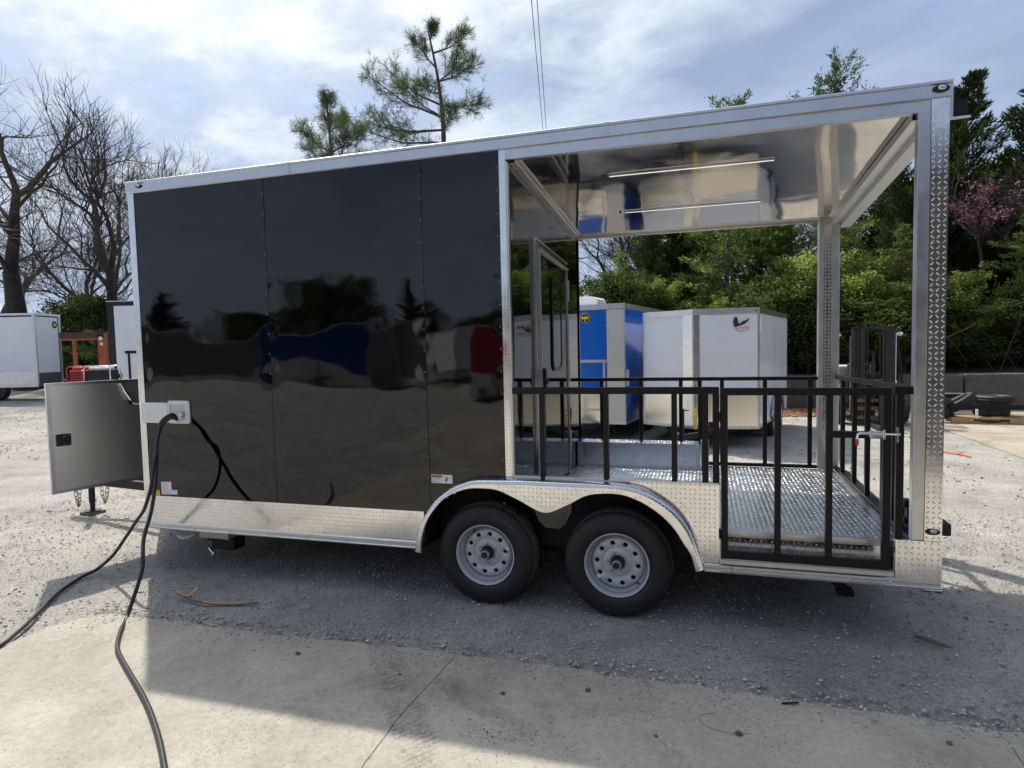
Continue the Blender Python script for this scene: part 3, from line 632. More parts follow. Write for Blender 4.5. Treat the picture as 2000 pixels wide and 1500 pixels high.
P_('step_floor', MB().box(4.672, 5.652, .0, .16, .449, .452), ALU)
wb = P_('wheel_box', MB().box(PX+.01, 4.53, 2.26, W-.01, .59, .832), TREAD)
tread_on(T, flat_fr((PX+.05, 2.2595, .605), (1, 0, 0), (0, 0, 1), (0, -1, 0)), cells_rect(0, 1.14, 0, .21, .0305, m=0))
tread_on(T, flat_fr((PX+.05, 2.275, .8325), (1, 0, 0), (0, 1, 0), (0, 0, 1)), cells_rect(0, 1.14, 0, .2, .0305, m=0))
P_('wheel_box_trim', MB().box(PX+.012, PX+.045, 2.250, 2.2595, .60, .84).box(4.50, 4.54, 2.250, 2.2595, .60, .84).box(PX+.012, 4.54, 2.235, 2.2595, .590, .606), ALU)
P_('wheel_box_end', MB().box(4.545, 4.62, 2.27, W-.01, .60, .862), ALU)
P_('far_edge_upstand', MB().box(4.62, 5.62, W-.02, W, .59, .625), ALUD)

# railings: one object per member
def member(name, a, b, w=.038, h=.038): return P_(name, MB().bar(a, b, w, h), STEEL, bevel=.003)
yN = .020
member('top_rail', (3.30, yN, 1.534), (4.665, yN, 1.534), .04, .045)
for x, w in ((3.508, .058), (3.945, .048), (4.388, .042)): member('baluster', (x, yN, .93), (x, yN, 1.512), w, .035)
member('railing_post', (4.579, yN, .93), (4.579, yN, 1.512), .042, .04); member('railing_post', (4.645, yN, .93), (4.645, yN, 1.512), .038, .04)
member('cross_piece', (4.60, yN, 1.312), (4.627, yN, 1.312), .035, .04)
# gate
yG = -.016
def ring_y(x0, x1, z0, z1, wl, wr, wb, wt, y0, y1):
    P = [(x0, z0), (x1, z0), (x1, z1), (x0, z1)]; Q = [(x0+wl, z0+wb), (x1-wr, z0+wb), (x1-wr, z1-wt), (x0+wl, z1-wt)]; m = MB()
    for pt, y in ((P, y0), (P, y1), (Q, y1), (Q, y0)): m.v += [(a, y, b) for a, b in pt]
    for s_ in range(4):
        for k in range(4): l = (k+1) % 4; t_ = (s_+1) % 4; m.f.append((s_*4+k, s_*4+l, t_*4+l, t_*4+k))
    return m
G = P_('gate', ring_y(4.675, 5.621, .467, 1.552, .040, .042, .053, .045, yG-.019, yG+.019), STEEL, bevel=.003)
def gm(name, a, b, w, h): return MB().bar(a, b, w, h).build(name, STEEL, G, bevel=.003)
gm('baluster', (5.006, yG, .52), (5.006, yG, 1.507), .044, .036); gm('baluster', (5.293, yG, .52), (5.293, yG, 1.507), .046, .036)
gm('mid_rail', (5.316, yG, 1.272), (5.579, yG, 1.272), .036, .040)
lt = MB().box(5.50, 5.585, -.062, -.037, 1.262, 1.300).box(5.505, 5.518, -.066, -.060, 1.252, 1.310).box(5.57, 5.583, -.066, -.060, 1.252, 1.310).build('slide_bolt', CHROME, G, bevel=.003)
MB().tube([(5.435, -.055, 1.235), (5.435, -.056, 1.262), (5.438, -.058, 1.278), (5.45, -.058, 1.285), (5.66, -.058, 1.283)], .0085, 8).build('bolt_rod', CHROME, G, smooth=True)
MB().tube([(5.435, -.055, 1.215), (5.435, -.055, 1.243)], .0105, 8).build('red_grip', RED, G)
for z in (.62, 1.37): MB().tube([(4.669, -.02, z-.03), (4.669, -.02, z+.03)], .009, 8).build('hinge', STEEL, G)
P_('latch_plate', MB().box(5.645, 5.652, -.06, -.02, 1.235, 1.325), CHROME)
member('railing_post', (5.676, yN, .652), (5.676, yN, 1.512), .042, .04); member('top_rail', (5.645, yN, 1.534), (5.74, yN, 1.534), .04, .045)
# far railing
yF = W-.045
member('top_rail', (PX+.01, yF, 1.472), (5.62, yF, 1.472), .04, .036)
for x in (3.543, 3.951, 4.351, 4.538): member('baluster', (x, yF, .834), (x, yF, 1.454), .035, .038)
for x in (4.75, 5.151, 5.556): member('baluster', (x, yF, .630), (x, yF, 1.454), .035, .038)
member('bottom_rail', (4.62, yF, .614), (5.62, yF, .614), .038, .03)
# rear railing
xR = 5.785
member('top_rail', (xR, .06, 1.534), (xR, W-.08, 1.482), .04, .04)
for y in (.80, 1.255, 1.69, 2.15): member('baluster', (xR, y, .63), (xR, y, 1.50), .038, .036)
member('bottom_rail', (xR, .06, .612), (xR, W-.1, .612), .040, .036)
member('railing_post', (xR, .52, .63), (xR, .52, 1.50), .045, .045)
m = MB().box(5.80, 5.86, .30, .50, .60, .66).box(5.80, 5.86, .30, .50, .70, .76).box(5.80, 5.84, .36, .44, .56, .80); P_('ramp_bracket', m, STEEL)
P_('step_bumper', MB().box(5.90, 5.965, .06, .22, .665, .74), mat('black_rubber', (.012, .012, .012), 0, .6), bevel=.01)
o = P_('flood_light', MB().prism([(0.10, 3.10), (.32, 3.16), (.30, 3.20), (.12, 3.20)], 5.94, 6.02, 'x'), STEEL); MB().prism([(0.10, 3.085), (.32, 3.145), (.32, 3.158), (.10, 3.098)], 5.935, 6.03, 'x').build('lens', WHITEPL, o)
P_('rear_frame_face', MB().box(5.862, 5.892, .12, W, .40, .58), STEEL)

# V nose with open compartment door
nose = [(0, 0), (-1.2, 1.25), (0, 2.5)]
def nz_wall(a, b, z0, z1, name, holes=None, mt=BLACKP): 
    a = Vector((*a, 0)); b = Vector((*b, 0)); return P_(name, MB().grid(lambda t, z: tuple(a.lerp(b, t))[:2]+(z,), (0, 1), (z0, z1)), mt)
va = Vector((0, 0)); vb = Vector((-1.2, 1.25)); vd = (vb-va).normalized()
P_('nose_wall', MB().prism([(0.0, .012), (-.35, .377), (-.35, .41), (0.02, .04)], .375, 3.176, 'z').prism([(-.3501, .377), (-1.2, 1.262), (-1.17, 1.262), (-.3501, .41)], .375, .645, 'z').prism([(-.3501, .377), (-1.2, 1.262), (-1.17, 1.262), (-.3501, .41)], 1.60, 3.176, 'z').prism([(-1.05, 1.106), (-1.2, 1.262), (-1.17, 1.262), (-1.02, 1.106)], .646, 1.599, 'z'), BLACKP)
P_('nose_wall', MB().prism([(0.0, W-.012), (-1.2, 1.264), (-1.17, 1.264), (.02, W-.04)], .40, 3.176, 'z'), BLACKP)
P_('nose_floor', MB().prism([(0.0, .02), (-1.18, 1.26), (0, W-.02)], .385, .40, 'z'), ALUD)
P_('nose_roof', MB().prism([(0.0, .02), (-1.18, 1.26), (0, W-.02)], 3.177, 3.19, 'z'), ALUD)
# door leaf
h = Vector((-.645, .665)); e = Vector((-.915, -.125)); dd = (e-h).normalized(); nn = Vector((dd.y, -dd.x))
def leafbox(s0, s1, n0, n1, z0, z1, m=None):
    m = m or MB(); pts = [h+dd*s0+nn*n0, h+dd*s1+nn*n0, h+dd*s1+nn*n1, h+dd*s0+nn*n1]; return m.prism([(p.x, p.y) for p in pts], z0, z1, 'z')
Ld = (e-h).length
fn_ = 1 if (nn.dot(Vector((4.5, -4.1))-h) > 0) else -1
BR = bpy.data.materials.new('brushed_aluminium'); BR.use_nodes = True
bb = BR.node_tree.nodes['Principled BSDF']; bb.inputs['Base Color'].default_value = (.84, .83, .82, 1); bb.inputs['Metallic'].default_value = .92; bb.inputs['Roughness'].default_value = .34; bb.inputs['Anisotropic'].default_value = .7
cd_ = leafbox(0.02, Ld-.02, -.004, .004, .66, 1.585).build('compartment_door', BR, T)
m = MB(); leafbox(0, Ld, -.014, .014, 1.585, 1.612, m); leafbox(0, Ld, -.014, .014, .633, .66, m); leafbox(0, .022, -.014, .014, .66, 1.585, m); leafbox(Ld-.03, Ld, -.02, .014, .66, 1.585, m)
m.build('door_edge_frame', ALU, cd_)
f_ = fn_*.006
def onleaf(s, n, z): p = h+dd*s+nn*n*fn_; return (p.x, p.y, z)
m = leafbox(Ld-.17, Ld-.055, f_, f_+fn_*.012, 1.05, 1.155); lp = m.build('paddle_latch', mat('black_plastic', (.012, .012, .013), 0, .4), cd_, bevel=.004)
m = MB()
for s, z in ((Ld-.158, 1.065), (Ld-.158, 1.142), (Ld-.11, 1.065), (Ld-.11, 1.125)): m.ball(onleaf(s, .021, z), .0045, 6)
m.build('latch_screws', CHROME, cd_)
leafbox(Ld-.135, Ld-.11, f_+fn_*.012, f_+fn_*.016, 1.132, 1.140).build('latch_mark', RED, cd_)
MB().tube([onleaf(.235, .03, 1.565), onleaf(.21, .035, 1.50), onleaf(.165, .05, 1.41)], [.006, .011, .011], 8).ball(onleaf(.235, .02, 1.568), .016, 8).tube([onleaf(.165, .05, 1.41), onleaf(.14, .06, 1.375), onleaf(.10, .08, 1.37), onleaf(.0, .12, 1.375)], .007, 6).build('gas_strut', CHROME, T)
bpy.data.objects['gas_strut'].location = -T.location
MB().ball(onleaf(.172, .045, 1.395), .022, 8).build('strut_bracket', STEEL, bpy.data.objects['gas_strut'])

# tongue, jack, chains
m = MB().bar((-.95, 1.05, .43), (-2.15, 1.22, .43), .05, .09).bar((-.95, 1.45, .43), (-2.15, 1.28, .43), .05, .09); P_('tongue', m, DARK)
P_('coupler', MB().prism([(-2.1, 1.18), (-2.42, 1.21), (-2.46, 1.25), (-2.42, 1.29), (-2.1, 1.32)], .39, .46, 'z').ball((-2.4, 1.25, .41), .05, 8), DARK)
P_('tongue_jack', MB().tube([(-2.16, 1.25, .16), (-2.16, 1.25, .98)], .033, 12).tube([(-2.16, 1.25, .07), (-2.16, 1.25, .17)], .026, 10).lathe([(.0, .06), (.085, .06), (.085, .072), (.0, .072)], (-2.16, 1.25, 0), 'z', 16).tube([(-2.16, 1.25, .98), (-2.16, 1.14, .98), (-2.16, 1.14, .92)], .009, 6), DARK)
P_('jack_block', MB().box(-2.25, -2.07, 1.16, 1.34, .03, .06), mat('block_wood', (.16, .12, .08), 0, .9))
def chain(name, a, b, sag, n):
    a = Vector(a); b = Vector(b); m = MB(); pts = [a.lerp(b, t/n)+Vector((0, 0, -sag*4*(t/n)*(1-t/n))) for t in range(n+1)]
    for k in range(n):
        p, q = pts[k], pts[k+1]; d = (q-p).normalized(); c = (p+q)/2; u = d.cross(Vector((0, 1, 0))) if k % 2 else Vector((0, 1, 0)); u = (u-d*u.dot(d)).normalized(); L = (q-p).length*.78
        loop = [c+d*L*math.cos(t)*.9+u*L*.5*math.sin(t) for t in np.linspace(0, 2*PI, 9)]
        m.tube(loop, .0045, 4, cap=False)
    P_(name, m, mat('chain_steel', (.16, .15, .14), .7, .4))
chain('safety_chain', (-2.34, 1.19, .42), (-2.22, 1.16, .40), .29, 16); chain('safety_chain', (-2.08, 1.30, .42), (-1.95, 1.28, .40), .26, 14)

# chassis
m = MB().box(.02, 5.80, .50, .55, .25, .364).box(.02, 5.80, 1.95, 2.0, .25, .364)
for x in np.arange(.2, 5.8, .42): m.box(x, x+.05, .34, 2.40, .30, .362)
P_('chassis', m, DARK); P_('underfloor', MB().box(.02, 2.59, .02, W-.02, .366, .384), DARK); P_('underfloor', MB().box(2.60, 4.575, .33, W-.02, .366, .384), DARK); P_('underfloor', MB().box(4.585, 5.88, .02, W-.02, .366, .384), DARK)
for x in (3.0706, 4.0066): P_('axle', MB().tube([(x, .215, .34), (x, 2.3, .34)], .038, 10), DARK)
P_('junction_box', MB().box(.315, .62, .24, .42, .225, .30).box(.315, .33, .24, .42, .30, .36), mat('pale_grey_box', (.55, .53, .50), .2, .5))
P_('jack_bracket', MB().box(.43, .66, .26, .40, .125, .222).box(.36, .43, .28, .38, .19, .222), DARK)
P_('jack_screw', MB().tube([(.40, .26, .13), (.45, .24, .10)], .012, 8).tube([(.47, .24, .10), (.445, .24, .075)], .010, 8), CHROME)
P_('dump_valve', MB().tube([(-.02, .33, .27), (.1, .35, .31), (.32, .35, .31)], .035, 8), DARK); P_('drain_hose', MB().tube([(.0, .31, .20), (.06, .30, .185), (.12, .31, .19), (.18, .33, .22)], [.01, .02, .018, .01], 8), WHITEPL)
P_('stabilizer_leg', MB().bar((5.30, .62, .33), (5.50, .62, .10), .07, .05, (0, 1, 0)).box(5.25, 5.40, .56, .68, .30, .36).box(5.46, 5.56, .57, .67, .06, .10), DARK)
P_('receiver_tube', MB().tube([(5.72, .80, .30), (5.90, .80, .30)], .04, 10), DARK)

# wheels ---------------------------------------------------------------------
def make_wheel(cx, czz, rot, rr=.367):
    s = rr/.36
    prof = [(.212, .030), (.222, .014), (.245, .004), (.275, .0), (.305, .003), (.330, .012), (.343, .022), (.351, .030), (.3545, .040), (.3550, .060), (.349, .0605), (.349, .068), (.3560, .0685), (.3575, .095), (.350, .0955), (.350, .104), (.3580, .1045), (.3580, .130), (.350, .1305), (.350, .139), (.3570, .1395), (.3560, .165), (.349, .1655), (.349, .173), (.3550, .1735), (.353, .195), (.345, .210), (.32, .224), (.27, .23), (.215, .21)]
    def rf(k, j, r): return (r-.006 if (6 <= k <= 9 or 22 <= k <= 26) and j % 3 == 0 else (r-.004 if 12 <= k <= 21 and (j+k//6) % 4 == 0 and r > .353 else r))
    wheel = MB().lathe([(r, a) for r, a in [(.19, .035), (.19, .2)]], (0, 0, 0), 'y', 40).build('wheel', RIMM, T, smooth=True)
    wheel.location = Vector((cx, -.026, czz))-T.location; wheel.rotation_euler = (0, rot, 0); wheel.scale = (s, 1, s)
    MB().lathe(prof[:9], (0, 0, 0), 'y', 132, rf).lathe(prof[25:], (0, 0, 0), 'y', 132).build('tyre', RUBBERC, wheel, smooth=True)
    MB().lathe(prof[8:26], (0, 0, 0), 'y', 132, lambda k, j, r: rf(k+8, j, r)).build('tread_band', mat('dusty_tread', (.105, .098, .088), 0, .85, var=.3, vscale=30), wheel, smooth=False)
    m = MB()
    for k in range(14):                                            # sidewall lettering read as raised blocks
        a = .5+k*.075; 
        if k in (5, 9): continue
        r0, r1 = .290, .306; pts = [(r0*math.cos(a), r0*math.sin(a)), (r1*math.cos(a), r1*math.sin(a)), (r1*math.cos(a+.05), r1*math.sin(a+.05)), (r0*math.cos(a+.05), r0*math.sin(a+.05))]
        m.prism(pts, -.004, .002, 'y')
    m.build('sidewall_lettering', mat('lettering_rubber', (.03, .03, .031), 0, .45), wheel)
    MB().lathe([(.186, .075), (.192, .050), (.200, .038), (.206, .026), (.209, .014), (.2145, .012), (.215, .020), (.211, .032)], (0, 0, 0), 'y', 64).lathe([(.176, .112), (.180, .095), (.186, .075)], (0, 0, 0), 'y', 64).build('rim', RIMM, wheel, smooth=True)
    # disc with ten round openings
    m = MB(); n = 10; R0, R1 = .102, .166; hr = .0165; K = 24
    def dy(r): return .082-.018*max(0, min(1, (r-.100)/.03))*max(0, min(1, (.172-r)/.02))
    for q in range(n):
        th = 2*PI*q/n; hc = Vector((.137*math.cos(th), .137*math.sin(th))); i = len(m.v); outer = []
        t0, t1 = th-PI/n, th+PI/n
        for k in range(6): outer.append((R0, t0+(t1-t0)*k/6))
        for k in range(6): outer.append((R0+(R1-R0)*k/6, t1))
        for k in range(6): outer.append((R1, t1-(t1-t0)*k/6))
        for k in range(6): outer.append((R1-(R1-R0)*k/6, t0))
        for r, t in outer: m.v.append((r*math.cos(t), dy(r), r*math.sin(t)))
        ang = [math.atan2(r*math.sin(t)-hc.y, r*math.cos(t)-hc.x) for r, t in outer]
        for rad, yy in ((hr+.004, .064), (hr, .067), (hr, .085)):
            for a in ang: m.v.append((hc.x+rad*math.cos(a), yy, hc.y+rad*math.sin(a)))
        for lay in range(3):
            for k in range(K): l = (k+1) % K; m.f.append((i+lay*K+k, i+lay*K+l, i+(lay+1)*K+l, i+(lay+1)*K+k))
    m.lathe([(.166, .080), (.172, .088), (.179, .104)], (0, 0, 0), 'y', 60).lathe([(.102, .082), (.094, .084), (.090, .078), (.050, .078), (.046, .082), (.046, .10)], (0, 0, 0), 'y', 48)
    m.build('wheel_disc', RIMM, wheel, smooth=True)
    MB().lathe([(.0, .10), (.17, .11), (.178, .16)], (0, 0, 0), 'y', 40).build('brake_drum', DARK, wheel)
    m = MB()
    for q in range(6): a = 2*PI*q/6+.4; m.lathe([(.0, .052), (.006, .054), (.010, .062), (.0115, .078)], (.070*math.cos(a), 0, .070*math.sin(a)), 'y', 6)
    m.build('lug_nuts', CHROME, wheel)
    MB().lathe([(.044, .09), (.044, .040), (.038, .030), (.033, .030), (.033, .024)], (0, 0, 0), 'y', 28).build('hub', DARK, wheel, smooth=True)
    MB().lathe([(.033, .030), (.034, .006), (.031, .0), (.024, .0), (.022, .004), (.022, .010), (.0, .010)], (0, 0, 0), 'y', 28).build('grease_cap', mat('cap_metal', (.35, .36, .37), .8, .35), wheel, smooth=True)
    MB().lathe([(.0, .0095), (.016, .0085), (.018, .0035), (.012, .001), (.0, .003)], (0, 0, 0), 'y', 20).build('rubber_plug', RUBBER, wheel, smooth=True)
    a = 1.9; MB().tube([(.19*math.cos(a), .05, .19*math.sin(a)), (.172*math.cos(a), .030, .172*math.sin(a))], .0055, 8).build('valve_stem', RUBBER, wheel)
    a = .12; P0 = Vector((.158*math.cos(a), .0585, .158*math.sin(a))); MB().box(P0.x-.012, P0.x+.012, .0605, .0635, P0.z-.012, P0.z+.012).build('wheel_sticker', PAPER, wheel)
    return wheel
make_wheel(3.0706, .358, -.15); make_wheel(4.0066, .358, 2.6)
for x in (3.0706, 4.0066): 
    P_('far_wheel', MB().lathe([(.0, 0), (.2, 0), (.33, 0), (.355, .03), (.355, .18), (.33, .21), (.2, .21), (0, .2)], (x, 2.27, .355), 'y', 40), RUBBER, smooth=False)

# power inlet and cover
ib = P_('power_inlet', MB().prism(rrect(.300, .520, 1.266, 1.456, .022), -.016, .002, 'y'), WHITEPL, bevel=.003)
def yrect(x0, x1, z0, z1, r, y0, y1, name, m_, par, bevel=0): return MB().prism(rrect(x0, x1, z0, z1, r), y0, y1, 'y').build(name, m_, par, bevel=bevel)
m = MB(); P0 = rrect(.313, .507, 1.279, 1.443, .014); P1 = rrect(.326, .495, 1.292, 1.430, .012)
n = len(P0); i = 0
for pts, y in ((P0, -.016), (P0, -.024), (P1, -.024), (P1, -.0165)): m.v += [(a, y, b) for a, b in pts]
for s_ in range(3):
    for k in range(n): l = (k+1) % n; m.f.append((s_*n+k, s_*n+l, (s_+1)*n+l, (s_+1)*n+k))
m.build('inlet_rim', WHITEPL, ib)
yrect(.328, .493, 1.294, 1.428, .01, -.0175, -.0162, 'inlet_recess', mat('recess_plastic', (.60, .58, .54), 0, .5), ib)
MB().lathe([(.0, -.05), (.028, -.05), (.034, -.040), (.034, -.02)], (.425, 0, 1.312), 'y', 24).box(.44, .47, -.045, -.02, 1.33, 1.36).box(.352, .40, -.03, -.02, 1.30, 1.335).build('inlet_socket', WHITEPL, ib)
MB().lathe([(.0, -.035), (.022, -.035), (.026, -.02)], (.46, 0, 1.345), 'y', 8).build('locking_ring', mat('grey_plastic', (.35, .35, .36), 0, .4), ib)
cv = MB().prism([(a, b) for a, b in rrect(.022, .292, 1.268, 1.440, .014)], -.016, -.006, 'y').build('inlet_cover', WHITEPL, T, bevel=.003); cv.location = -T.location
MB().box(.292, .300, -.018, -.002, 1.29, 1.42).build('cover_hinge', WHITEPL, cv)
MB().lathe([(.0, -.030), (.008, -.028), (.010, -.016)], (.086, 0, 1.345), 'y', 10).box(.050, .080, -.022, -.016, 1.343, 1.347).lathe([(.0, -.02), (.005, -.019), (.006, -.016)], (.128, 0, 1.352), 'y', 10).build('cover_latch', CHROME, cv)

# stickers and printed labels
def text_mesh(s, size, name, m_, parent, M, kind=None, shear=0., ext=.0002, align='LEFT'):
    cu = bpy.data.curves.new('t', 'FONT'); cu.body = s; cu.size = size; cu.extrude = ext; cu.shear = shear; cu.align_x = align
    o = bpy.data.objects.new('t', cu); COL.objects.link(o); bpy.context.view_layer.update()
    me = bpy.data.meshes.new_from_object(o.evaluated_get(bpy.context.evaluated_depsgraph_get())); bpy.data.objects.remove(o); bpy.data.curves.remove(cu)
    me.transform(M); me.materials.clear(); me.materials.append(m_); me.name = name; o = link(name, me, parent, kind); return o
RX = Matrix.Rotation(PI/2, 4, 'X')
ws = P_('warning_sticker', MB().box(2.670, 2.834, -.0045, -.002, .862, .925), PAPER)
MB().box(2.673, 2.750, -.0052, -.0045, .903, .922).build('orange_header', ORANGE, ws)
text_mesh('WARNING', .014, 'warning_text', PRINT, ws, Matrix.Translation((2.688, -.0054, .9075)) @ RX)
MB().prism([(2.676, .906), (2.686, .906), (2.681, .918)], -.0056, -.0052, 'y').build('alert_triangle', PRINT, ws)
m = MB(); r = random.Random(3)
for k, z in enumerate((.895, .888, .880, .874, .868)): m.box(2.675, 2.675+(.070 if k != 2 else .04)*(.8+.2*r.random()), -.0050, -.0045, z, z+.003)
m.build('print_lines', GREYP, ws, kind='stuff')
MB().box(2.7515, 2.7525, -.005, -.0045, .864, .922).build('divider_line', GREYP, ws)
MB().prism([(2.777, .880), (2.790, .876), (2.800, .905), (2.794, .910), (2.786, .903)], -.0052, -.0045, 'y').build('pictogram', PRINT, ws)
m = MB().bar((2.762, -.005, .900), (2.785, -.005, .915), .001, .002).box(2.808, 2.822, -.005, -.0045, .895, .900); m.build('pictogram_lines', GREYP, ws)
P_('yellow_sticker', MB().box(.090, .160, -.0045, -.002, .648, .692), YELLOW)
vs = P_('spec_sticker', MB().prism([(.178, .660), (.345, .665), (.345, .702), (.285, .702), (.285, .770), (.178, .766)], -.0045, -.002, 'y'), PAPER)
m = MB()
for k in range(11):
    z = .670+k*.0085; x1 = .335 if z < .698 else .262
    m.box(.186, .186+(x1-.186)*(.6+.4*r.random()), -.005, -.0045, z, z+.0028)
m.build('print_lines', GREYP, vs, kind='stuff')

# ------------------------------------------------------------------ cables and debris on the ground
def smooth_path(pts, n=8):
    out = []; K = len(pts)-1
    for t in np.linspace(0, K, K*n+1): out.append(cr(pts, t))
    return out
g0 = lambda x, y, r: (.014 if (x > .3 and y < -.85) else gh(x, y)+.004)+r
R_ = .0135
c1 = [(.425, -.045, 1.318), (.415, -.09, 1.350), (.372, -.15, 1.299), (.405, -.22, 1.20), (.430, -.28, 1.08), (0.47, -0.33, 1.014), (0.465, -0.36, 0.859), (0.432, -0.37, 0.738), (0.373, -0.37, 0.622), (0.295, -0.36, 0.545), (0.129, -0.33, 0.381), (-0.088, -0.27, 0.198), (-.345, -.21, .040)] + [(x, y, g0(x, y, R_)) for x, y in ((-.36, -.34), (-.24, -.60), (-.08, -.84), (.08, -1.06), (.20, -1.24), (.31, -1.42), (.36, -1.70), (.30, -2.1), (.1, -2.6), (-.3, -3.2))]
tag(MB().tube(smooth_path(c1), R_, 10).build('power_cable', CABLE, smooth=True), 'black cable from the white power inlet running down to the left edge of the picture', 'cable', 'power cables')
c2 = [(.432, -.04, 1.302), (.418, -.10, 1.325), (.385, -.16, 1.27), (.42, -.25, 1.155), (.487, -.34, .913), (.543, -.45, .665), (0.584, -0.57, 0.485), (0.642, -0.64, 0.377), (0.685, -0.7, 0.268)] + [(x, y, g0(x, y, R_)+.002) for x, y in ((.70, -.845), (.86, -1.03), (.975, -1.155), (1.10, -1.27), (1.26, -1.375), (1.50, -1.52), (1.764, -1.682), (2.02, -1.86), (2.258, -2.047), (2.6, -2.35), (3.0, -2.9), (3.3, -3.8))]
tag(MB().tube(smooth_path(c2), R_*1.02, 10).build('power_cable', CABLE, smooth=True), 'black cable hanging straight down and winding across the concrete to the bottom edge', 'cable', 'power cables')
# strip of trim with yellow tape
t = empty('trim_strip', (1.1, -.48, .0)); t['world_parts'] = 1
tag(t, 'curved grey rubber trim strip with torn tan tape lying on the gravel', 'debris')
def ribbon(pts, w, th=.006):
    m = MB(); P = [Vector(p) for p in smooth_path(pts, 6)]
    for k in range(len(P)): 
        d = (P[min(k+1, len(P)-1)]-P[max(k-1, 0)]).normalized(); s_ = Vector((-d.y, d.x, 0)).normalized()
        for a, b in ((-1, 0), (1, 0), (1, 1), (-1, 1)): m.v.append(tuple(P[k]+s_*a*w/2+Vector((0, 0, b*th))))
    for k in range(len(P)-1):
        for j in range(4): a = k*4+j; b = k*4+(j+1) % 4; m.f.append((a, b, b+4, a+4))
    return m
sp = [(.745, -.455, .035), (.86, -.49, .025), (.98, -.515, .018), (1.12, -.52, .014), (1.30, -.495, .014), (1.455, -.42, .012)]
ribbon(sp, .022).build('strip', mat('grey_rubber', (.13, .13, .135), 0, .5), t)
ribbon([(x, y, z+.007) for x, y, z in ((1.04, -.52, .018), (1.12, -.52, .014), (1.25, -.505, .014), (1.39, -.455, .014))], .020, .003).build('tape', mat('tan_tape', (.52, .30, .12), 0, .5), t)
ribbon([(.745, -.455, .043), (.80, -.473, .040), (.87, -.492, .034)], .021, .003).build('tape', mat('tan_tape', (.52, .30, .12), 0, .5), t)
ribbon([(.875, -.49, .034), (.895, -.455, .055), (.905, -.42, .075)], .022, .002).build('tape', mat('orange_tape', (.65, .32, .03), 0, .5), t)
o = MB().tube([(5.80, .12, .02), (5.86, .075, .024), (5.92, .035, .020), (5.965, .01, .016)], [.008, .014, .012, .003], 7).build('wood_splinter', mat('splinter_wood', (.20, .15, .09), 0, .9), smooth=True)
tag(o, 'brown wood splinter on the gravel right of the trailer end', 'stick')
o = ribbon([(8.20, 7.55, .015), (8.28, 7.30, .02), (8.42, 7.12, .015), (8.45, 6.92, .012)], .06, .004).build('tape_scrap', mat('orange_tape_bright', (.85, .14, .03), 0, .6)); tag(o, 'orange plastic tape scrap on the gravel beyond the rear post', 'debris')
o = MB().tube(smooth_path([(4.62, -1.02, .017), (4.55, -1.06, .017), (4.56, -1.13, .017), (4.66, -1.17, .017), (4.77, -1.15, .017)], 5), .0010, 5).build('bent_twig', mat('grey_twig', (.16, .14, .12), 0, .9)); tag(o, 'thin hooked twig lying on the concrete slab', 'twig')
o = MB().bar((4.94, -.855, .02), (5.02, -.838, .026), .010, .006).build('plastic_shard', DARK); tag(o, 'black plastic shard at the slab edge below the gate', 'debris')
o = MB().box(6.10, 6.22, .98, 1.07, .0, .006).build('paper_scrap', PAPER); tag(o, 'flat white scrap lying on gravel just right of the trailer end', 'debris')

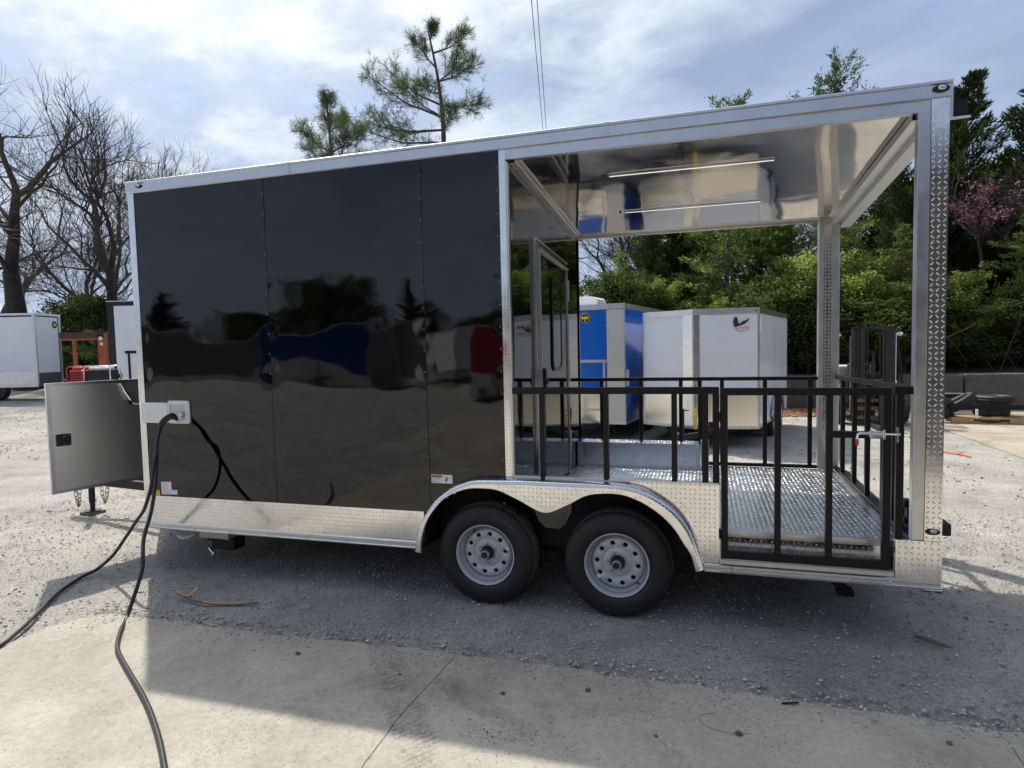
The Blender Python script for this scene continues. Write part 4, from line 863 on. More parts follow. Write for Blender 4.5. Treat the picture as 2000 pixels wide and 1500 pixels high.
# ------------------------------------------------------------------ parked trailers
def local(root, name, mb, m, **k): return mb.build(name, m, root, **k)
def bg_trailer(loc, rz, Wd, Ln, z0, z1, nose, side, trimm, label, guard=.6, frontmat=None, wheels=True, guardm=ALU, strip='centre', seam=1.22, guard_side=False, group='parked trailers', fr_guardm=None):
    r = empty('parked_trailer', loc, rz); tag(r, label, 'trailer', group)
    frontmat = frontmat or side; w = Wd/2; fg = fr_guardm or guardm
    pts = [(-w, 0), (0, -nose), (w, 0)] if nose else [(-w, 0), (w, 0)]
    pts += [(w, Ln), (-w, Ln)]
    MB().prism([(a*.992, b*.998+.004) for a, b in pts], z0, z1-.04, 'z').build('core', DARK, r)
    # skins
    def skin(a, b, za, zb, m, name='skin_panel', off=.0):
        a = Vector(a); b = Vector(b); d = (b-a).normalized(); n = Vector((d.y, -d.x)); s = MB()
        def fn(t, z): p = a.lerp(b, t)+n*(.006+off+.0016*mn.noise(Vector((a.x+t*3*(b-a).length, z*1.5, loc[0])))); return (p.x, p.y, z)
        s.grid(fn, np.linspace(0, 1, 14), np.linspace(za, zb, 14)); return s.build(name, m, r, smooth=True)
    segs = [((-w, 0), (0, -nose)), ((0, -nose), (w, 0))] if nose else [((-w, 0), (w, 0))]
    for a, b in segs: skin(a, b, z0+guard, z1-.10, frontmat, 'front_panel'); skin(a, b, z0+.05, z0+guard-.004, fg, 'stone_guard', .003)
    n = max(1, int(Ln/seam))
    for sx in (1, -1):
        for k in range(n):
            y0, y1 = Ln*k/n+.004, Ln*(k+1)/n-.004; zb = z0+.05+(guard*.6 if guard_side else 0)
            a, b = ((w, y0), (w, y1)) if sx > 0 else ((-w, y1), (-w, y0)); skin(a, b, zb, z1-.10, side, 'side_panel')
            if guard_side: skin(a, b, z0+.05, zb-.004, guardm, 'side_guard', .002)
    # trims
    P = pts+[pts[0]]; m = MB(); m2 = MB()
    for a, b in zip(P[:-1], P[1:]):
        m.bar((a[0], a[1], z1-.05), (b[0], b[1], z1-.05), .035, .10); m2.bar((a[0], a[1], z0+.025), (b[0], b[1], z0+.025), .03, .05)
    m.build('roof_trim', trimm, r); m2.build('bottom_rail', trimm, r)
    MB().prism(pts, z1-.01, z1+.004, 'z').build('roof', WHITEP, r)
    m = MB()
    for (a, b) in pts[:]: m.box(a-.014, a+.014, b-.014, b+.014, z0, z1-.10)
    m.build('corner_trim', trimm, r)
    if wheels:
        for sx in (1, -1):
            for k in ((-.42, .42) if Ln > 3 else (0,)):
                yy = Ln*.58+k; o = MB().lathe([(0, .0), (.2, .02), (.21, 0), (.32, .0), (.34, .04), (.34, .18), (.30, .2)], (0, 0, 0), 'x', 24).build('wheel', RUBBER, r); o.location = (w-.13 if sx > 0 else -w+.13, yy, .34); o.scale = (1 if sx < 0 else -1, 1, 1)
                if sx < 0: o.location.x = -w-.03
                else: o.location.x = w+.03
                MB().lathe([(0, .01), (.19, .01), (.20, -.004), (.21, .0)], (0, 0, 0), 'x', 20).build('rim', RIMM, o)
            m = MB()
            for t0 in np.linspace(0, PI, 10)[:-1]:
                t1 = t0+PI/9; rr = .78 if Ln > 3 else .42
                m.bar((sx*(w+.04), Ln*.58+rr*math.cos(t0), .40+.40*math.sin(t0)), (sx*(w+.04), Ln*.58+rr*math.cos(t1), .40+.40*math.sin(t1)), .11, .02, (1, 0, 0))
            m.build('fender', ALU, r)
    # tongue
    MB().bar((-w*.6, .2, z0-.03), (0, -nose-.95, z0-.03), .05, .09).bar((w*.6, .2, z0-.03), (0, -nose-.95, z0-.03), .05, .09).box(-.06, .06, -nose-1.12, -nose-.85, z0-.04, z0+.05).build('tongue', DARK, r)
    MB().tube([(0, -nose-.72, .03), (0, -nose-.72, z0+.42)], .03, 8).tube([(0, -nose-.72, z0+.40), (.1, -nose-.72, z0+.40)], .01, 6).build('jack', DARK, r)
    return r
# white trailer with V nose seen through the porch
GUARD = mat('guard_metal', (.84, .79, .70), 1, .22, bump=.15, bscale=4)
wt = bg_trailer((4.50, 7.56, 0), math.atan2(-.235, .972), 2.02, 3.6, .33, 2.41, .36, WHITEP, ALU, 'white V-nosed cargo trailer with eagle emblem behind the porch', frontmat=WHITEP, guardm=GUARD)
m = MB().prism([(-.20, -.295), (0, -.375), (.10, -.340), (.10, -.33), (0, -.364), (-.20, -.285)], .34, 2.31, 'z'); m.build('nose_strip', TREAD, wt)
def cellsz(w, h, p): return cells_rect(0, w, 0, h, p, m=0)
dL = Vector((.20, -.08, 0)).normalized(); tread_on(wt, flat_fr((-.20, -.297, .36), dL, (0, 0, 1), (-.37, -.92, 0)), cellsz(.21, 1.9, .034), L=.025, W=.009, H=.003)
dR = Vector((1.01, .36, 0)).normalized(); tread_on(wt, flat_fr((.0, -.377, .36), dR, (0, 0, 1), (.34, -.94, 0)), cellsz(.10, 1.9, .034), L=.025, W=.009, H=.003)
dl2 = Vector((1.01, -.36, 0)).normalized(); tread_on(wt, flat_fr((-1.0, -.012, .39), dl2, (0, 0, 1), (-.34, -.94, 0)), cells_rect(0, .78, 0, .52, .034, m=0), L=.025, W=.009, H=.002)
MB().tube([(.13, -.75, .38), (.13, -.75, .72)], .022, 8).ball((.13, -.75, .62), .035, 8).build('jack_handle_grip', YELLOW, wt)
MB().ball((.97, -.03, 2.36), .022, 8, (1, .5, .6)).build('marker_light', DARK, wt); MB().ball((-.93, -.05, 2.36), .022, 8, (1, .5, .6)).build('marker_light', LENS, wt)
MB().box(1.012, 1.018, .06, .20, 2.00, 2.26).build('decal', PAPER, wt)
# emblem: dark spread-winged bird over red script
E = Matrix.Translation((.0, -.375, 0)) @ Matrix.Rotation(math.atan2(.36, 1.01), 4, 'Z')
def on_face(mb, z=0): mb.v = [tuple(E @ Vector((x, -.010-d, h))) for x, d, h in mb.v]; return mb
EM = mat('emblem_brown', (.045, .012, .015), 0, .5); EMR = mat('emblem_red', (.55, .05, .035), 0, .5)
em = on_face(MB().prism([(.68, 2.09), (.66, 2.17), (.675, 2.245), (.70, 2.262), (.73, 2.24), (.735, 2.18), (.745, 2.145), (.78, 2.15), (.82, 2.185), (.88, 2.205), (.915, 2.235), (.93, 2.235), (.905, 2.19), (.87, 2.155), (.82, 2.125), (.775, 2.11), (.745, 2.105), (.72, 2.085)], .000, .003, 'y')).build('emblem', EM, wt)
on_face(MB().prism([(a, b) for a, b in [(.80+.10*math.cos(t), 2.075+.052*math.sin(t)) for t in np.linspace(0, 2*PI, 20)[:-1]]], -.0012, .001, 'y')).build('emblem_backing', PAPER, em)
text_mesh('Quality', .075, 'emblem_text', EMR, em, E @ Matrix.Translation((.695, -.0145, 2.055)) @ RX, shear=.3)
on_face(MB().prism([(.70, 2.04), (.80, 2.025), (.90, 2.04), (.90, 2.033), (.80, 2.018), (.70, 2.033)], .001, .004, 'y')).build('emblem_underline', EMR, em)

# blue trailer
bt = bg_trailer((2.15, 7.84, 0), math.radians(-9), 2.08, 4.2, .33, 2.60, 0, BLUEP, ALU, 'glossy blue trailer with white roof air conditioner and yellow bird emblem', guard=.62, wheels=True, guardm=GUARD)
MB().box(.70, 1.045, -.014, -.004, .38, 2.49).build('corner_strip', mat('pale_tread', (.62, .60, .56), .5, .4), bt)
tread_on(bt, flat_fr((.71, -.0145, .40), (1, 0, 0), (0, 0, 1), (0, -1, 0)), cellsz(.33, 2.08, .034), L=.025, W=.009, H=.0013)
MB().box(-1.0, .70, -.020, -.006, 1.500, 1.555).box(.615, .66, -.020, -.006, .62, 1.499).box(-1.0, .66, -.020, -.006, .575, .62).build('hatch_frame', ALU, bt)
MB().box(-1.0, .612, -.016, -.006, 1.10, 1.495).build('hatch_door', BLUEP, bt)
m = MB()
for z in np.arange(1.62, 2.46, .083): dome(m, .05, -.010, z, .011); dome(m, .672, -.010, z, .010); dome(m, -.58, -.010, z, .011)
m.build('rivets', CHROME, bt, kind='stuff')
m = MB()
for y in (.25, .52, .8, 1.4, 1.9, 2.6):
    for z in np.arange(.75, 2.45, .2): dome(m, 1.044, y, z, .010, 'x')
m.build('rivets', CHROME, bt, kind='stuff')
MB().box(1.046, 1.07, .06, .17, 1.05, 1.36).build('marker_plate', PAPER, bt)
def lath2(rs, d, y0, m): m.prism([(.27+rs*math.cos(t), 2.36+rs*math.sin(t)) for t in np.linspace(0, 2*PI, 33)[:-1]], y0-d, y0, 'y'); return m
GOLD = mat('emblem_gold', (.55, .36, .06), 0, .4); EY = mat('emblem_yellow', (.80, .62, .03), 0, .4)
em = lath2(.102, .004, -.009, MB()).build('emblem', GOLD, bt); lath2(.092, .002, -.013, MB()).build('emblem_disc', mat('emblem_black', (.01, .01, .01), 0, .4), em)
MB().prism([(.27, 2.275), (.258, 2.31), (.256, 2.345), (.232, 2.325), (.205, 2.335), (.198, 2.365), (.205, 2.395), (.235, 2.372), (.262, 2.365), (.262, 2.39), (.27, 2.40), (.278, 2.39), (.278, 2.365), (.305, 2.372), (.335, 2.395), (.342, 2.365), (.335, 2.335), (.308, 2.325), (.284, 2.345), (.282, 2.31)], -.0175, -.015, 'y').build('emblem_bird', EY, em)
m = MB()
for k in range(7): a = PI/2+(k-3)*.22; m.box(.27+.075*math.cos(a)-.006, .27+.075*math.cos(a)+.006, -.0165, -.015, 2.36+.075*math.sin(a)-.007, 2.36+.075*math.sin(a)+.007)
m.build('emblem_lettering', EY, em)
o = empty('air_conditioner', (0, 0, 0)); o.parent = bt; o.location = (0, 0, 0)
bpy.data.objects.remove(o)
MB().prism([(-.40, 2.605), (-.40, 2.74), (-.36, 2.785), (-.1, 2.80), (.30, 2.785), (.36, 2.74), (.37, 2.605)], .40, 1.05, 'y').build('roof_air_conditioner', WHITEPL, bt, bevel=.02)
MB().box(.372, .38, .5, .95, 2.63, 2.73).build('air_grille', mat('grey_plastic', (.35, .35, .36), 0, .4), bt)

m = MB()
for y in np.arange(.35, 3.5, .40):
    for z in np.arange(.55, 2.25, .14): dome(m, 1.012, y, z, .007, 'x')
m.build('rivets', CHROME, wt, kind='stuff')
# far left white trailer, its front towards the right
ang = math.atan2(12.0-10.86, -16.46+16.088)                  # short face runs away from the camera
lw = empty('parked_trailer', (-16.088, 10.858, 0), ang); tag(lw, 'grey-white cargo trailer with beige lower guard at the far left edge', 'trailer', 'parked trailers')
# local x = along short face (away), y = to the left along the long side
def lbox(name, m_, *b, par=lw, **k): return MB().box(*b).build(name, m_, par, **k)
lbox('core', DARK, .01, 1.19, .01, 4.9, .90, 3.2); 
for k in range(4): lbox('side_panel', WHITEP, -.008, .008, .07+k*1.2, 1.262+k*1.2, 1.39, 3.15)
for k in range(4): lbox('side_guard', ALU, -.009, .008, .07+k*1.2, 1.262+k*1.2, .95, 1.385)
lbox('front_panel', WHITEP, .06, 1.05, -.010, .01, 1.33, 3.16); lbox('front_guard', mat('dark_grey_paint', (.07, .07, .08), 0, .4), .03, 1.19, -.008, .01, .90, 1.325)
lbox('corner_trim', ALUD, -.012, .055, -.012, .065, .89, 3.2); lbox('corner_trim', ALUD, 1.09, 1.20, -.012, .02, .89, 3.2); lbox('roof_trim', ALU, -.015, 1.21, -.015, 4.92, 3.2, 3.27); lbox('bottom_rail', ALU, -.015, 1.20, -.015, 4.92, .88, .945)
m = MB().lathe([(0, -.02), (.2, 0), (.34, 0), (.36, .04), (.36, .2), (.3, .22)], (.02, 1.4, .82), 'x', 20).lathe([(0, -.02), (.2, 0), (.34, 0), (.36, .04), (.36, .2), (.3, .22)], (.02, 2.3, .82), 'x', 20); m.build('wheels', RUBBER, lw)
MB().bar((.6, .0, .86), (.6, -1.9, .86), .12, .12).bar((.05, .6, .86), (.05, -1.2, .86), .1, .12).build('tongue', DARK, lw)
MB().tube([(.9, -.02, 2.92), (.9, -.014, 2.92)], .12, 20).build('emblem', mat('emblem_green', (.02, .03, .01), 0, .5), lw)
MB().prism([(.84, 2.90), (.90, 2.85), (.96, 2.90), (.97, 2.97), (.91, 2.93), (.90, 2.99), (.89, 2.93), (.83, 2.97)], -.026, -.02, 'y').build('emblem_bird', EY, lw)

# black and white trailer seen left of the corner
bw = empty('parked_trailer', (-9.02, 7.46, 0), math.radians(19)); tag(bw, 'white trailer front with black frame standing just left of the black trailer', 'trailer', 'parked trailers')
def bb_(name, m_, *b, **k): return MB().box(*b).build(name, m_, bw, **k)
bb_('core', BLACKP, 0, 2.2, .02, 4.2, .62, 3.10); bb_('front_panel', WHITEP, .15, 2.05, -.008, .02, 1.22, 3.02); bb_('corner_trim', DARK, -.01, .145, -.012, .03, .60, 3.12); bb_('roof_trim', DARK, -.02, 2.22, -.02, 4.2, 3.03, 3.12)
bb_('roof_edge', ALU, -.02, 2.22, -.03, 4.2, 3.12, 3.14)
MB().box(.36, 1.4, -.02, -.009, 1.88, 1.945).box(.42, .47, -.02, -.009, 1.26, 1.878).build('hatch_frame', STEEL, bw); bb_('outlet_plate', DARK, .17, .27, -.015, -.009, 1.30, 1.40); bb_('bottom_rail', DARK, 0, 2.2, -.015, .03, 1.1, 1.20)
for yy in (1.9, 2.7): MB().lathe([(0, -.02), (.2, 0), (.32, 0), (.34, .04), (.34, .2)], (.0, yy, .62), 'x', 20).build('wheel', RUBBER, bw)
bb_('front_guard', BLACKP, 0, 2.2, -.01, .02, .62, 1.1)

# generators on a low steel cart
ct = empty('steel_cart', (-7.1, 5.45, 0), math.radians(17)); tag(ct, 'dark steel cart under the two generators behind the open compartment door', 'cart')
MB().box(-.55, .75, -.3, .35, 1.20, 1.235).build('cart_top', DSTEEL, ct)
for x in (-.5, .7):
    for y in (-.25, .3): MB().box(x-.02, x+.02, y-.02, y+.02, .17, 1.2).build('leg', DSTEEL, ct)
def generator(loc, rz, body, label, red):
    r = empty('generator', loc, rz); tag(r, label, 'generator', 'generators on the cart')
    MB().box(-.20 if not red else -.13, .24 if not red else .14, -.16, .16, .05, .33).build('housing', body, r, bevel=.02)
    x0, x1 = (-.24, .27) if not red else (-.16, .17); fm = mat('generator_frame', (.55, .55, .55) if not red else (.5, .07, .04), .2, .4)
    fm = CHROME if not red else RED
    for y in (-.17, .17): MB().tube([(x0, y, .0), (x0, y, .36), (x0+.05, y, .40), (x1-.05, y, .40), (x1, y, .36), (x1, y, 0)], .013, 8).build('frame', fm, r, smooth=True)
    MB().tube([(x0+.05, -.17, .40), (x0+.05, .17, .40)], .012, 8).tube([(x1-.05, -.17, .40), (x1-.05, .17, .40)], .012, 8).build('frame_bar', fm, r)
    for k in range(5): MB().box(x0+.05, x1-.06, -.168, -.160, .08+k*.045, .10+k*.045).build('louvre', DARK if red else DSTEEL, r)
    MB().box(x0+.06, x1-.08, -.12, .12, .33, .385).build('fuel_tank', WHITEPL if not red else RED, r, bevel=.015)
    return r
generator((-7.30, 5.32, 1.235), math.radians(17), RED, 'small red generator on the cart above the open compartment door', True)
generator((-6.90, 5.44, 1.235), math.radians(17), DARK, 'larger black generator with pale frame on the cart beside the red one', False)
# orange steel rack
rk = empty('steel_rack', (-13.3, 10.3, 0), math.radians(17)); tag(rk, 'orange painted steel rack frame between the white and black trailers', 'rack')
def rb(name, m_, *b): return MB().box(*b).build(name, m_, rk)
rb('beam', mat('brown_beam', (.06, .03, .022), 0, .7), -.72, .62, -.06, .06, 2.38, 2.56); rb('beam', RUST, -.72, .40, -.05, .05, 2.32, 2.375)
rb('upright', RUST, .42, .66, -.06, .06, .35, 2.52); rb('upright', RUST, -.36, -.27, -.04, .04, .35, 2.32); rb('brace', DARK, -.7, .42, .0, .03, 1.98, 2.02); rb('upright_cap', DARK, .38, .68, -.07, .07, 2.565, 2.60)
MB().tube([(.52, -.075, 2.36), (.52, -.062, 2.36)], .06, 12).tube([(.54, -.075, 2.20), (.54, -.062, 2.20)], .045, 12).build('reflector', PAPER, rk)

# ------------------------------------------------------------------ forklift
fk = empty('forklift', (8.03, 10.75, 0), math.radians(2)); tag(fk, 'dark forklift with a tall mast facing the yard beside the retaining wall', 'forklift')
def fb(name, m_, *b, **k): return MB().box(*b).build(name, m_, fk, **k)
for sx in (-1, 1):
    MB().box(sx*.24-.035, sx*.24+.035, -.05, .06, .08, 2.07).box(sx*.31-.03, sx*.31+.03, -.02, .10, .08, 2.10).build('mast_rail', BROWNST, fk)
    MB().box(sx*.375-.03, sx*.375+.03, 0, .13, .08, 2.08).build('mast_channel', DSTEEL, fk)
    MB().tube([(sx*.43, .08, .3), (sx*.43, .08, 1.9)], .012 if sx > 0 else .018, 8).build('lift_cylinder', CHROME, fk)
    o = MB().lathe([(0, -.02), (.15, 0), (.16, -.02), (.28, -.02), (.30, .02), (.30, .17), (.26, .20), (0, .18)], (0, 0, 0), 'x', 28, lambda k, j, r: r-.02 if r > .29 and j % 2 else r).build('wheel', RUBBER, fk); o.location = (sx*.52-(.09 if sx < 0 else -.09)-.09, .35, .30)
    MB().box(sx*.62-.025, sx*.62+.025, .55, .60, .6, 1.98).bar((sx*.66, .35, .75), (sx*.58, .55, 1.95), .035, .035).bar((sx*.60, 1.6, .8), (sx*.56, 1.4, 2.0), .04, .04).build('guard_post', STEEL, fk)
    lp = MB().ball((sx*.60, .42, 1.93), .07, 12, (1, .5, .62)).build('work_lamp', WHITEPL, fk, smooth=True); MB().bar((sx*.40, .4, 1.99), (sx*.60, .42, 1.99), .04, .03).build('lamp_arm', DARK, lp)
    MB().box(sx*.13-.05, sx*.13+.05, -1.05, -.06, .05, .085).box(sx*.13-.05, sx*.13+.05, -.10, -.06, .05, .62).build('fork', DSTEEL, fk)
for x in (-.12, .12): MB().tube([(x, .02, .5), (x, .02, 2.02)], .014, 6).build('lift_chain', DSTEEL, fk)
MB().tube([(0, .05, .2), (0, .05, 1.35)], .045, 10).tube([(0, .05, 1.35), (0, .05, 1.55)], .025, 8).build('centre_cylinder', DSTEEL, fk)
for x in (-.20, .20): MB().box(x-.022, x+.022, -.03, .05, .08, 2.02).build('inner_rail', DSTEEL, fk)
fb('tilt_housing', DARK, -.45, .45, .2, .5, .4, .95); fb('dashboard', DARK, -.3, .3, .6, .8, .85, 1.08)
fb('mast_crossbar', DSTEEL, -.40, .40, .0, .04, 2.04, 2.09); fb('mast_crossbar', DSTEEL, -.35, .35, .0, .05, .62, .72)
for z in (.14, .33, .50): fb('carriage_bar', mat('worn_yellow_steel', (.16, .125, .07), .2, .6), -.42, .42, -.06, -.02, z, z+.07)
for x in (-.16, -.08, 0, .08, .16): fb('carriage_slat', BROWNST, x-.012, x+.012, -.07, -.05, .5, .85)
fb('body', mat('forklift_body', (.05, .045, .04), 0, .5), -.48, .48, .5, 1.9, .35, .85, bevel=.03); fb('counterweight', mat('forklift_cream', (.48, .47, .42), 0, .5), -.40, .40, 1.35, 2.1, .5, 1.22, bevel=.05)
fb('seat', DARK, -.22, .22, 1.05, 1.3, .9, 1.28, bevel=.04)
MB().tube([(.05+.13*math.cos(t), .85+.03*math.sin(t), 1.22+.12*math.sin(t)) for t in np.linspace(0, 2*PI, 17)], .012, 6, cap=False).tube([(.05, .9, .85), (.05, .86, 1.22)], .02, 6).bar((-.07, .85, 1.22), (.17, .85, 1.22), .015, .015).build('steering_wheel', DARK, fk)
MB().bar((-.62, .57, 1.99), (-.56, 1.45, 2.02), .04, .04).bar((.62, .57, 1.99), (.56, 1.45, 2.02), .04, .04).bar((-.62, .57, 1.99), (.62, .57, 1.99), .04, .04).bar((-.56, 1.45, 2.02), (.56, 1.45, 2.02), .04, .04).bar((-.2, .57, 1.99), (-.2, 1.45, 2.02), .03, .03).bar((.2, .57, 1.99), (.2, 1.45, 2.02), .03, .03).build('overhead_guard', STEEL, fk)
MB().tube([(-.36, .0, 1.15), (-.50, .05, 1.08), (-.60, .1, .98), (-.64, .2, .85)], .012, 6).tube([(-.36, .02, 1.10), (-.48, .06, 1.03), (-.57, .12, .93), (-.60, .2, .82)], .012, 6).build('hydraulic_hose', CABLE, fk)
fb('sign_plate', PAPER, .47, .54, .33, .35, .84, .92); fb('front_lamp', PAPER, -.60, -.52, .30, .34, .78, .86)

# ------------------------------------------------------------------ retaining wall of blocks
rw = empty('retaining_wall', (10, 14.2, 0), world=True); tag(rw, 'grey concrete block retaining wall below the wooded bank', 'wall')
WB = concrete_mat('weathered_block', (.13, .12, .095))
rnd = random.Random(5); x = 10.855-1.74*9
k = 0
while x < 26:
    m = MB().box(x+.02, x+1.72, 14.20+rnd.uniform(-.02, .02), 14.85, -.05, .885+rnd.uniform(-.012, .012)); m.build('block', WB, rw, bevel=.03); x += 1.74
# pallets, tyres and steel
def pallet(loc, rz, L, label):
    r = empty('pallet', loc, rz); tag(r, label, 'pallet')
    for y in np.linspace(-.45, .45, 7): MB().box(0, L, y-.055, y+.055, .105, .123).build('board', WOOD, r)
    for y in (-.46, 0, .46): MB().box(0, L, y-.045, y+.045, 0, .016).build('board', WOOD, r)
    for x in (0, L/2-.19, L-.38):
        for y in (-.46, 0, .46): MB().box(x, x+.38, y-.045, y+.045, .017, .104).build('block', WOOD, r)
    return r
pallet((9.60, 11.55, .02), math.radians(-4), 2.4, 'long wooden pallet carrying old tyres and black steel by the wall')
def tyre(loc, rot, label, R=.33, w=.2):
    prof = [(R*.62, w*.3), (R*.66, w*.08), (R*.8, 0), (R*.93, w*.05), (R*.985, w*.18), (R, w*.3), (R*.975, w*.34), (R*.975, w*.38), (R, w*.40), (R, w*.60), (R*.975, w*.62), (R*.975, w*.66), (R, w*.70), (R*.985, w*.82), (R*.93, w*.95), (R*.8, w), (R*.66, w*.92), (R*.62, w*.7)]
    o = MB().lathe(prof, (0, 0, 0), 'z', 40).build('tyre', RUBBER, smooth=True); o.location = loc; o.rotation_euler = rot; tag(o, label, 'tyre', 'old tyres stacked on the pallet')
tyre((10.50, 11.55, .38), (0, 0, 0), 'old tyre lying flat on top, right of the leaning one'); tyre((10.45, 11.55, .150), (0, 0, 0), 'old tyre lying flat at the bottom below the black steel rails')
tyre((9.90, 11.50, .33), (math.radians(-5), math.radians(-33), 0), 'old tyre leaning tilted at the left of the stack'); tyre((11.30, 11.6, .48), (0, math.radians(48), 0), 'old tyre leaning at the right edge of the picture')
o = MB().bar((9.55, 11.18, .36), (12.2, 10.98, .36), .06, .10).bar((9.62, 11.20, .14), (9.62, 11.20, .44), .05, .05).build('welded_steel_rail', STEEL); tag(o, 'black welded steel frame rail lying across the pallet', 'steel frame')
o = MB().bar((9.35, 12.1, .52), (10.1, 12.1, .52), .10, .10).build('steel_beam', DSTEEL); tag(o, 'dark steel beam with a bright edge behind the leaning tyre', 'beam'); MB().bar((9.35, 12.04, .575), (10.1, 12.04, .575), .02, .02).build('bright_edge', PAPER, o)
o = MB().box(9.98, 10.02, 11.0, 11.03, .14, .33).build('marker_stake', PAPER); tag(o, 'short white upright stake on the pallet edge', 'stake')
o = MB().lathe([(0, 0), (.2, 0), (.24, .03), (.24, .12), (0, .14)], (9.45, 11.2, .33), 'y', 20).build('black_wheel', RUBBER); tag(o, 'small black wheel standing at the left end of the pallet', 'wheel')

# ------------------------------------------------------------------ bank behind the wall
def bank():
    xs = np.linspace(-8, 60, 60); ys = np.linspace(14.75, 45, 24); V = [(x, y, .80+max(0, (y-15))*.10+.15*mn.noise(Vector((x*.4, y*.4, 0)))) for y in ys for x in xs]
    nx = len(xs); I = np.arange(len(V)).reshape(len(ys), nx); F = np.stack([I[:-1, :-1], I[:-1, 1:], I[1:, 1:], I[1:, :-1]], -1).reshape(-1, 4)
    return link('bank', npmesh('bank', V, F, mat('leaf_litter', (.07, .055, .035), 0, .95, var=.5, vscale=3, bump=1, bscale=12, bdist=.05), True), None, 'structure')
bank()
o = stones('fallen_leaves', 2500, (5.6, 9.5, 12.2, 14.15), .02, .05, stone_mat('dry_leaf', (.20, .07, .03), (.42, .24, .12)), 12, None, None, 1)
# ------------------------------------------------------------------ trees
def rot_perp(d, ang, az):
    u = d.cross(Vector((0, 0, 1))); 
    if u.length < .05: u = d.cross(Vector((1, 0, 0)))
    u.normalize(); w = d.cross(u); return (d*math.cos(ang)+(u*math.cos(az)+w*math.sin(az))*math.sin(ang)).normalized()
def bare_tree(seed, H, r0, levels=5, spread=.6, fork=.35, wob=.18, up=.10, ratio=.72, tl=.16, nch=(2, 3), twig_r=.006):
    """returns (trunk MB, crown MB) in local coordinates"""
    rnd = random.Random(seed); tr = MB(); crn = MB(); buds = []
    def grow(p, d, L, r, lev):
        n = 7 if lev == 0 else (5 if lev < 3 else 3); pts = [p]; rads = [r]; q = p.copy(); dd = d.copy(); last = lev >= levels
        kids = []
        for k in range(n):
            dd = (dd+Vector((rnd.gauss(0, wob), rnd.gauss(0, wob), rnd.gauss(0, wob*.6)+up*(0 if lev == 0 else 1)))*(.18 if lev == 0 else 1)).normalized(); q = q+dd*L/n; pts.append(q.copy()); rr = r*(1-(1-.55)*(k+1)/n); rads.append(max(rr, twig_r*.5))
            if k >= (3 if lev == 0 else 1) and not last: kids.append((q.copy(), dd.copy(), rr, k/n))
        mb = tr if lev <= 1 else crn; mb.tube(pts, rads, 10 if lev == 0 else (6 if lev == 1 else (4 if lev == 2 else 3)), cap=False)
        if last: return
        # laterals
        for (kp, kd, kr, kt) in kids:
            for _ in range(rnd.choice((0, 1, 1, 2)) if lev < 3 else rnd.choice((0, 1, 1))):
                grow(kp, rot_perp(kd, spread*rnd.uniform(.75, 1.4), rnd.uniform(0, 2*PI)), L*rnd.uniform(.45, .75), max(kr*rnd.uniform(.35, .6), twig_r), lev+1)
        for _ in range(rnd.choice(nch)):
            grow(q.copy(), rot_perp(dd, fork*rnd.uniform(.5, 1.5), rnd.uniform(0, 2*PI)), L*ratio*rnd.uniform(.8, 1.1), max(r*.55*rnd.uniform(.75, 1.0), twig_r), lev+1)
    grow(Vector((0, 0, -.2)), Vector((0, 0, 1)), H*.33, r0, 0)
    return tr, crn
def place_bare(name, loc, seed, H, r0, label, rz=0, barkm=BARK, **k):
    tr, crn = bare_tree(seed, H, r0, **k); r = empty(name, loc, rz); tag(r, label, 'tree', 'bare trees')
    a = tr.build('trunk', barkm, r, smooth=True, recalc=False); b = crn.build('crown', TWIG, r, recalc=False); return r
def copy_thing(src, loc, rz, sc, label, group=None):
    r = src.copy(); COL.objects.link(r); r.location = loc; r.rotation_euler = (0, 0, rz); r.scale = (sc[0], sc[0], sc[1]) if hasattr(sc, '__len__') else (sc, sc, sc)
    for ch in list(src.children):
        c = ch.copy(); COL.objects.link(c); c.parent = r
    r['label'] = label
    if group: r['group'] = group
    return r
BT1 = place_bare('bare_tree', (-21.3, 14.2, .5), 11, 15.0, .50, 'tallest bare tree with thick dark trunk behind the far left trailer', 1.0, levels=5, spread=.95, fork=.55, up=.05, nch=(1, 2, 3))
BT2 = place_bare('bare_tree', (-19.9, 16.9, .5), 23, 15.2, .30, 'slender bare tree behind the evergreen bush with upright limbs', .3, BARKG, levels=5, spread=.72, fork=.45, up=.09, nch=(2, 2, 3))
BT3 = copy_thing(BT2, (-19.2, 18.9, .5), 2.4, (.85, .86), 'bare tree nearest the left corner of the black trailer')
BT4 = copy_thing(BT1, (-27.5, 15.5, .5), 3.6, (.9, .95), 'bare tree cut off by the left edge of the picture')
copy_thing(BT2, (-25.5, 21.5, .5), 4.4, (.9, .75), 'paler bare tree between the two thick trunks at far left')
copy_thing(BT2, (.9, 24, .9), 1.4, (.8, .62), 'bare tree showing between black partition and dark cedar')
copy_thing(BT1, (2.8, 28, .9), 5.0, (.8, .6), 'bare tree standing behind the dark cedar at the centre')
copy_thing(BT2, (9.6, 24.5, .9), .4, (.7, .62), 'bare tree between the rear posts behind the forklift')
copy_thing(BT2, (13.6, 18.2, .9), 2.0, (.6, .50), 'bare branched small tree in front of the tall right cedar')
copy_thing(BT1, (-33, 22, .5), 1.7, (1.0, .8), 'bare tree farthest left beyond the picture edge')

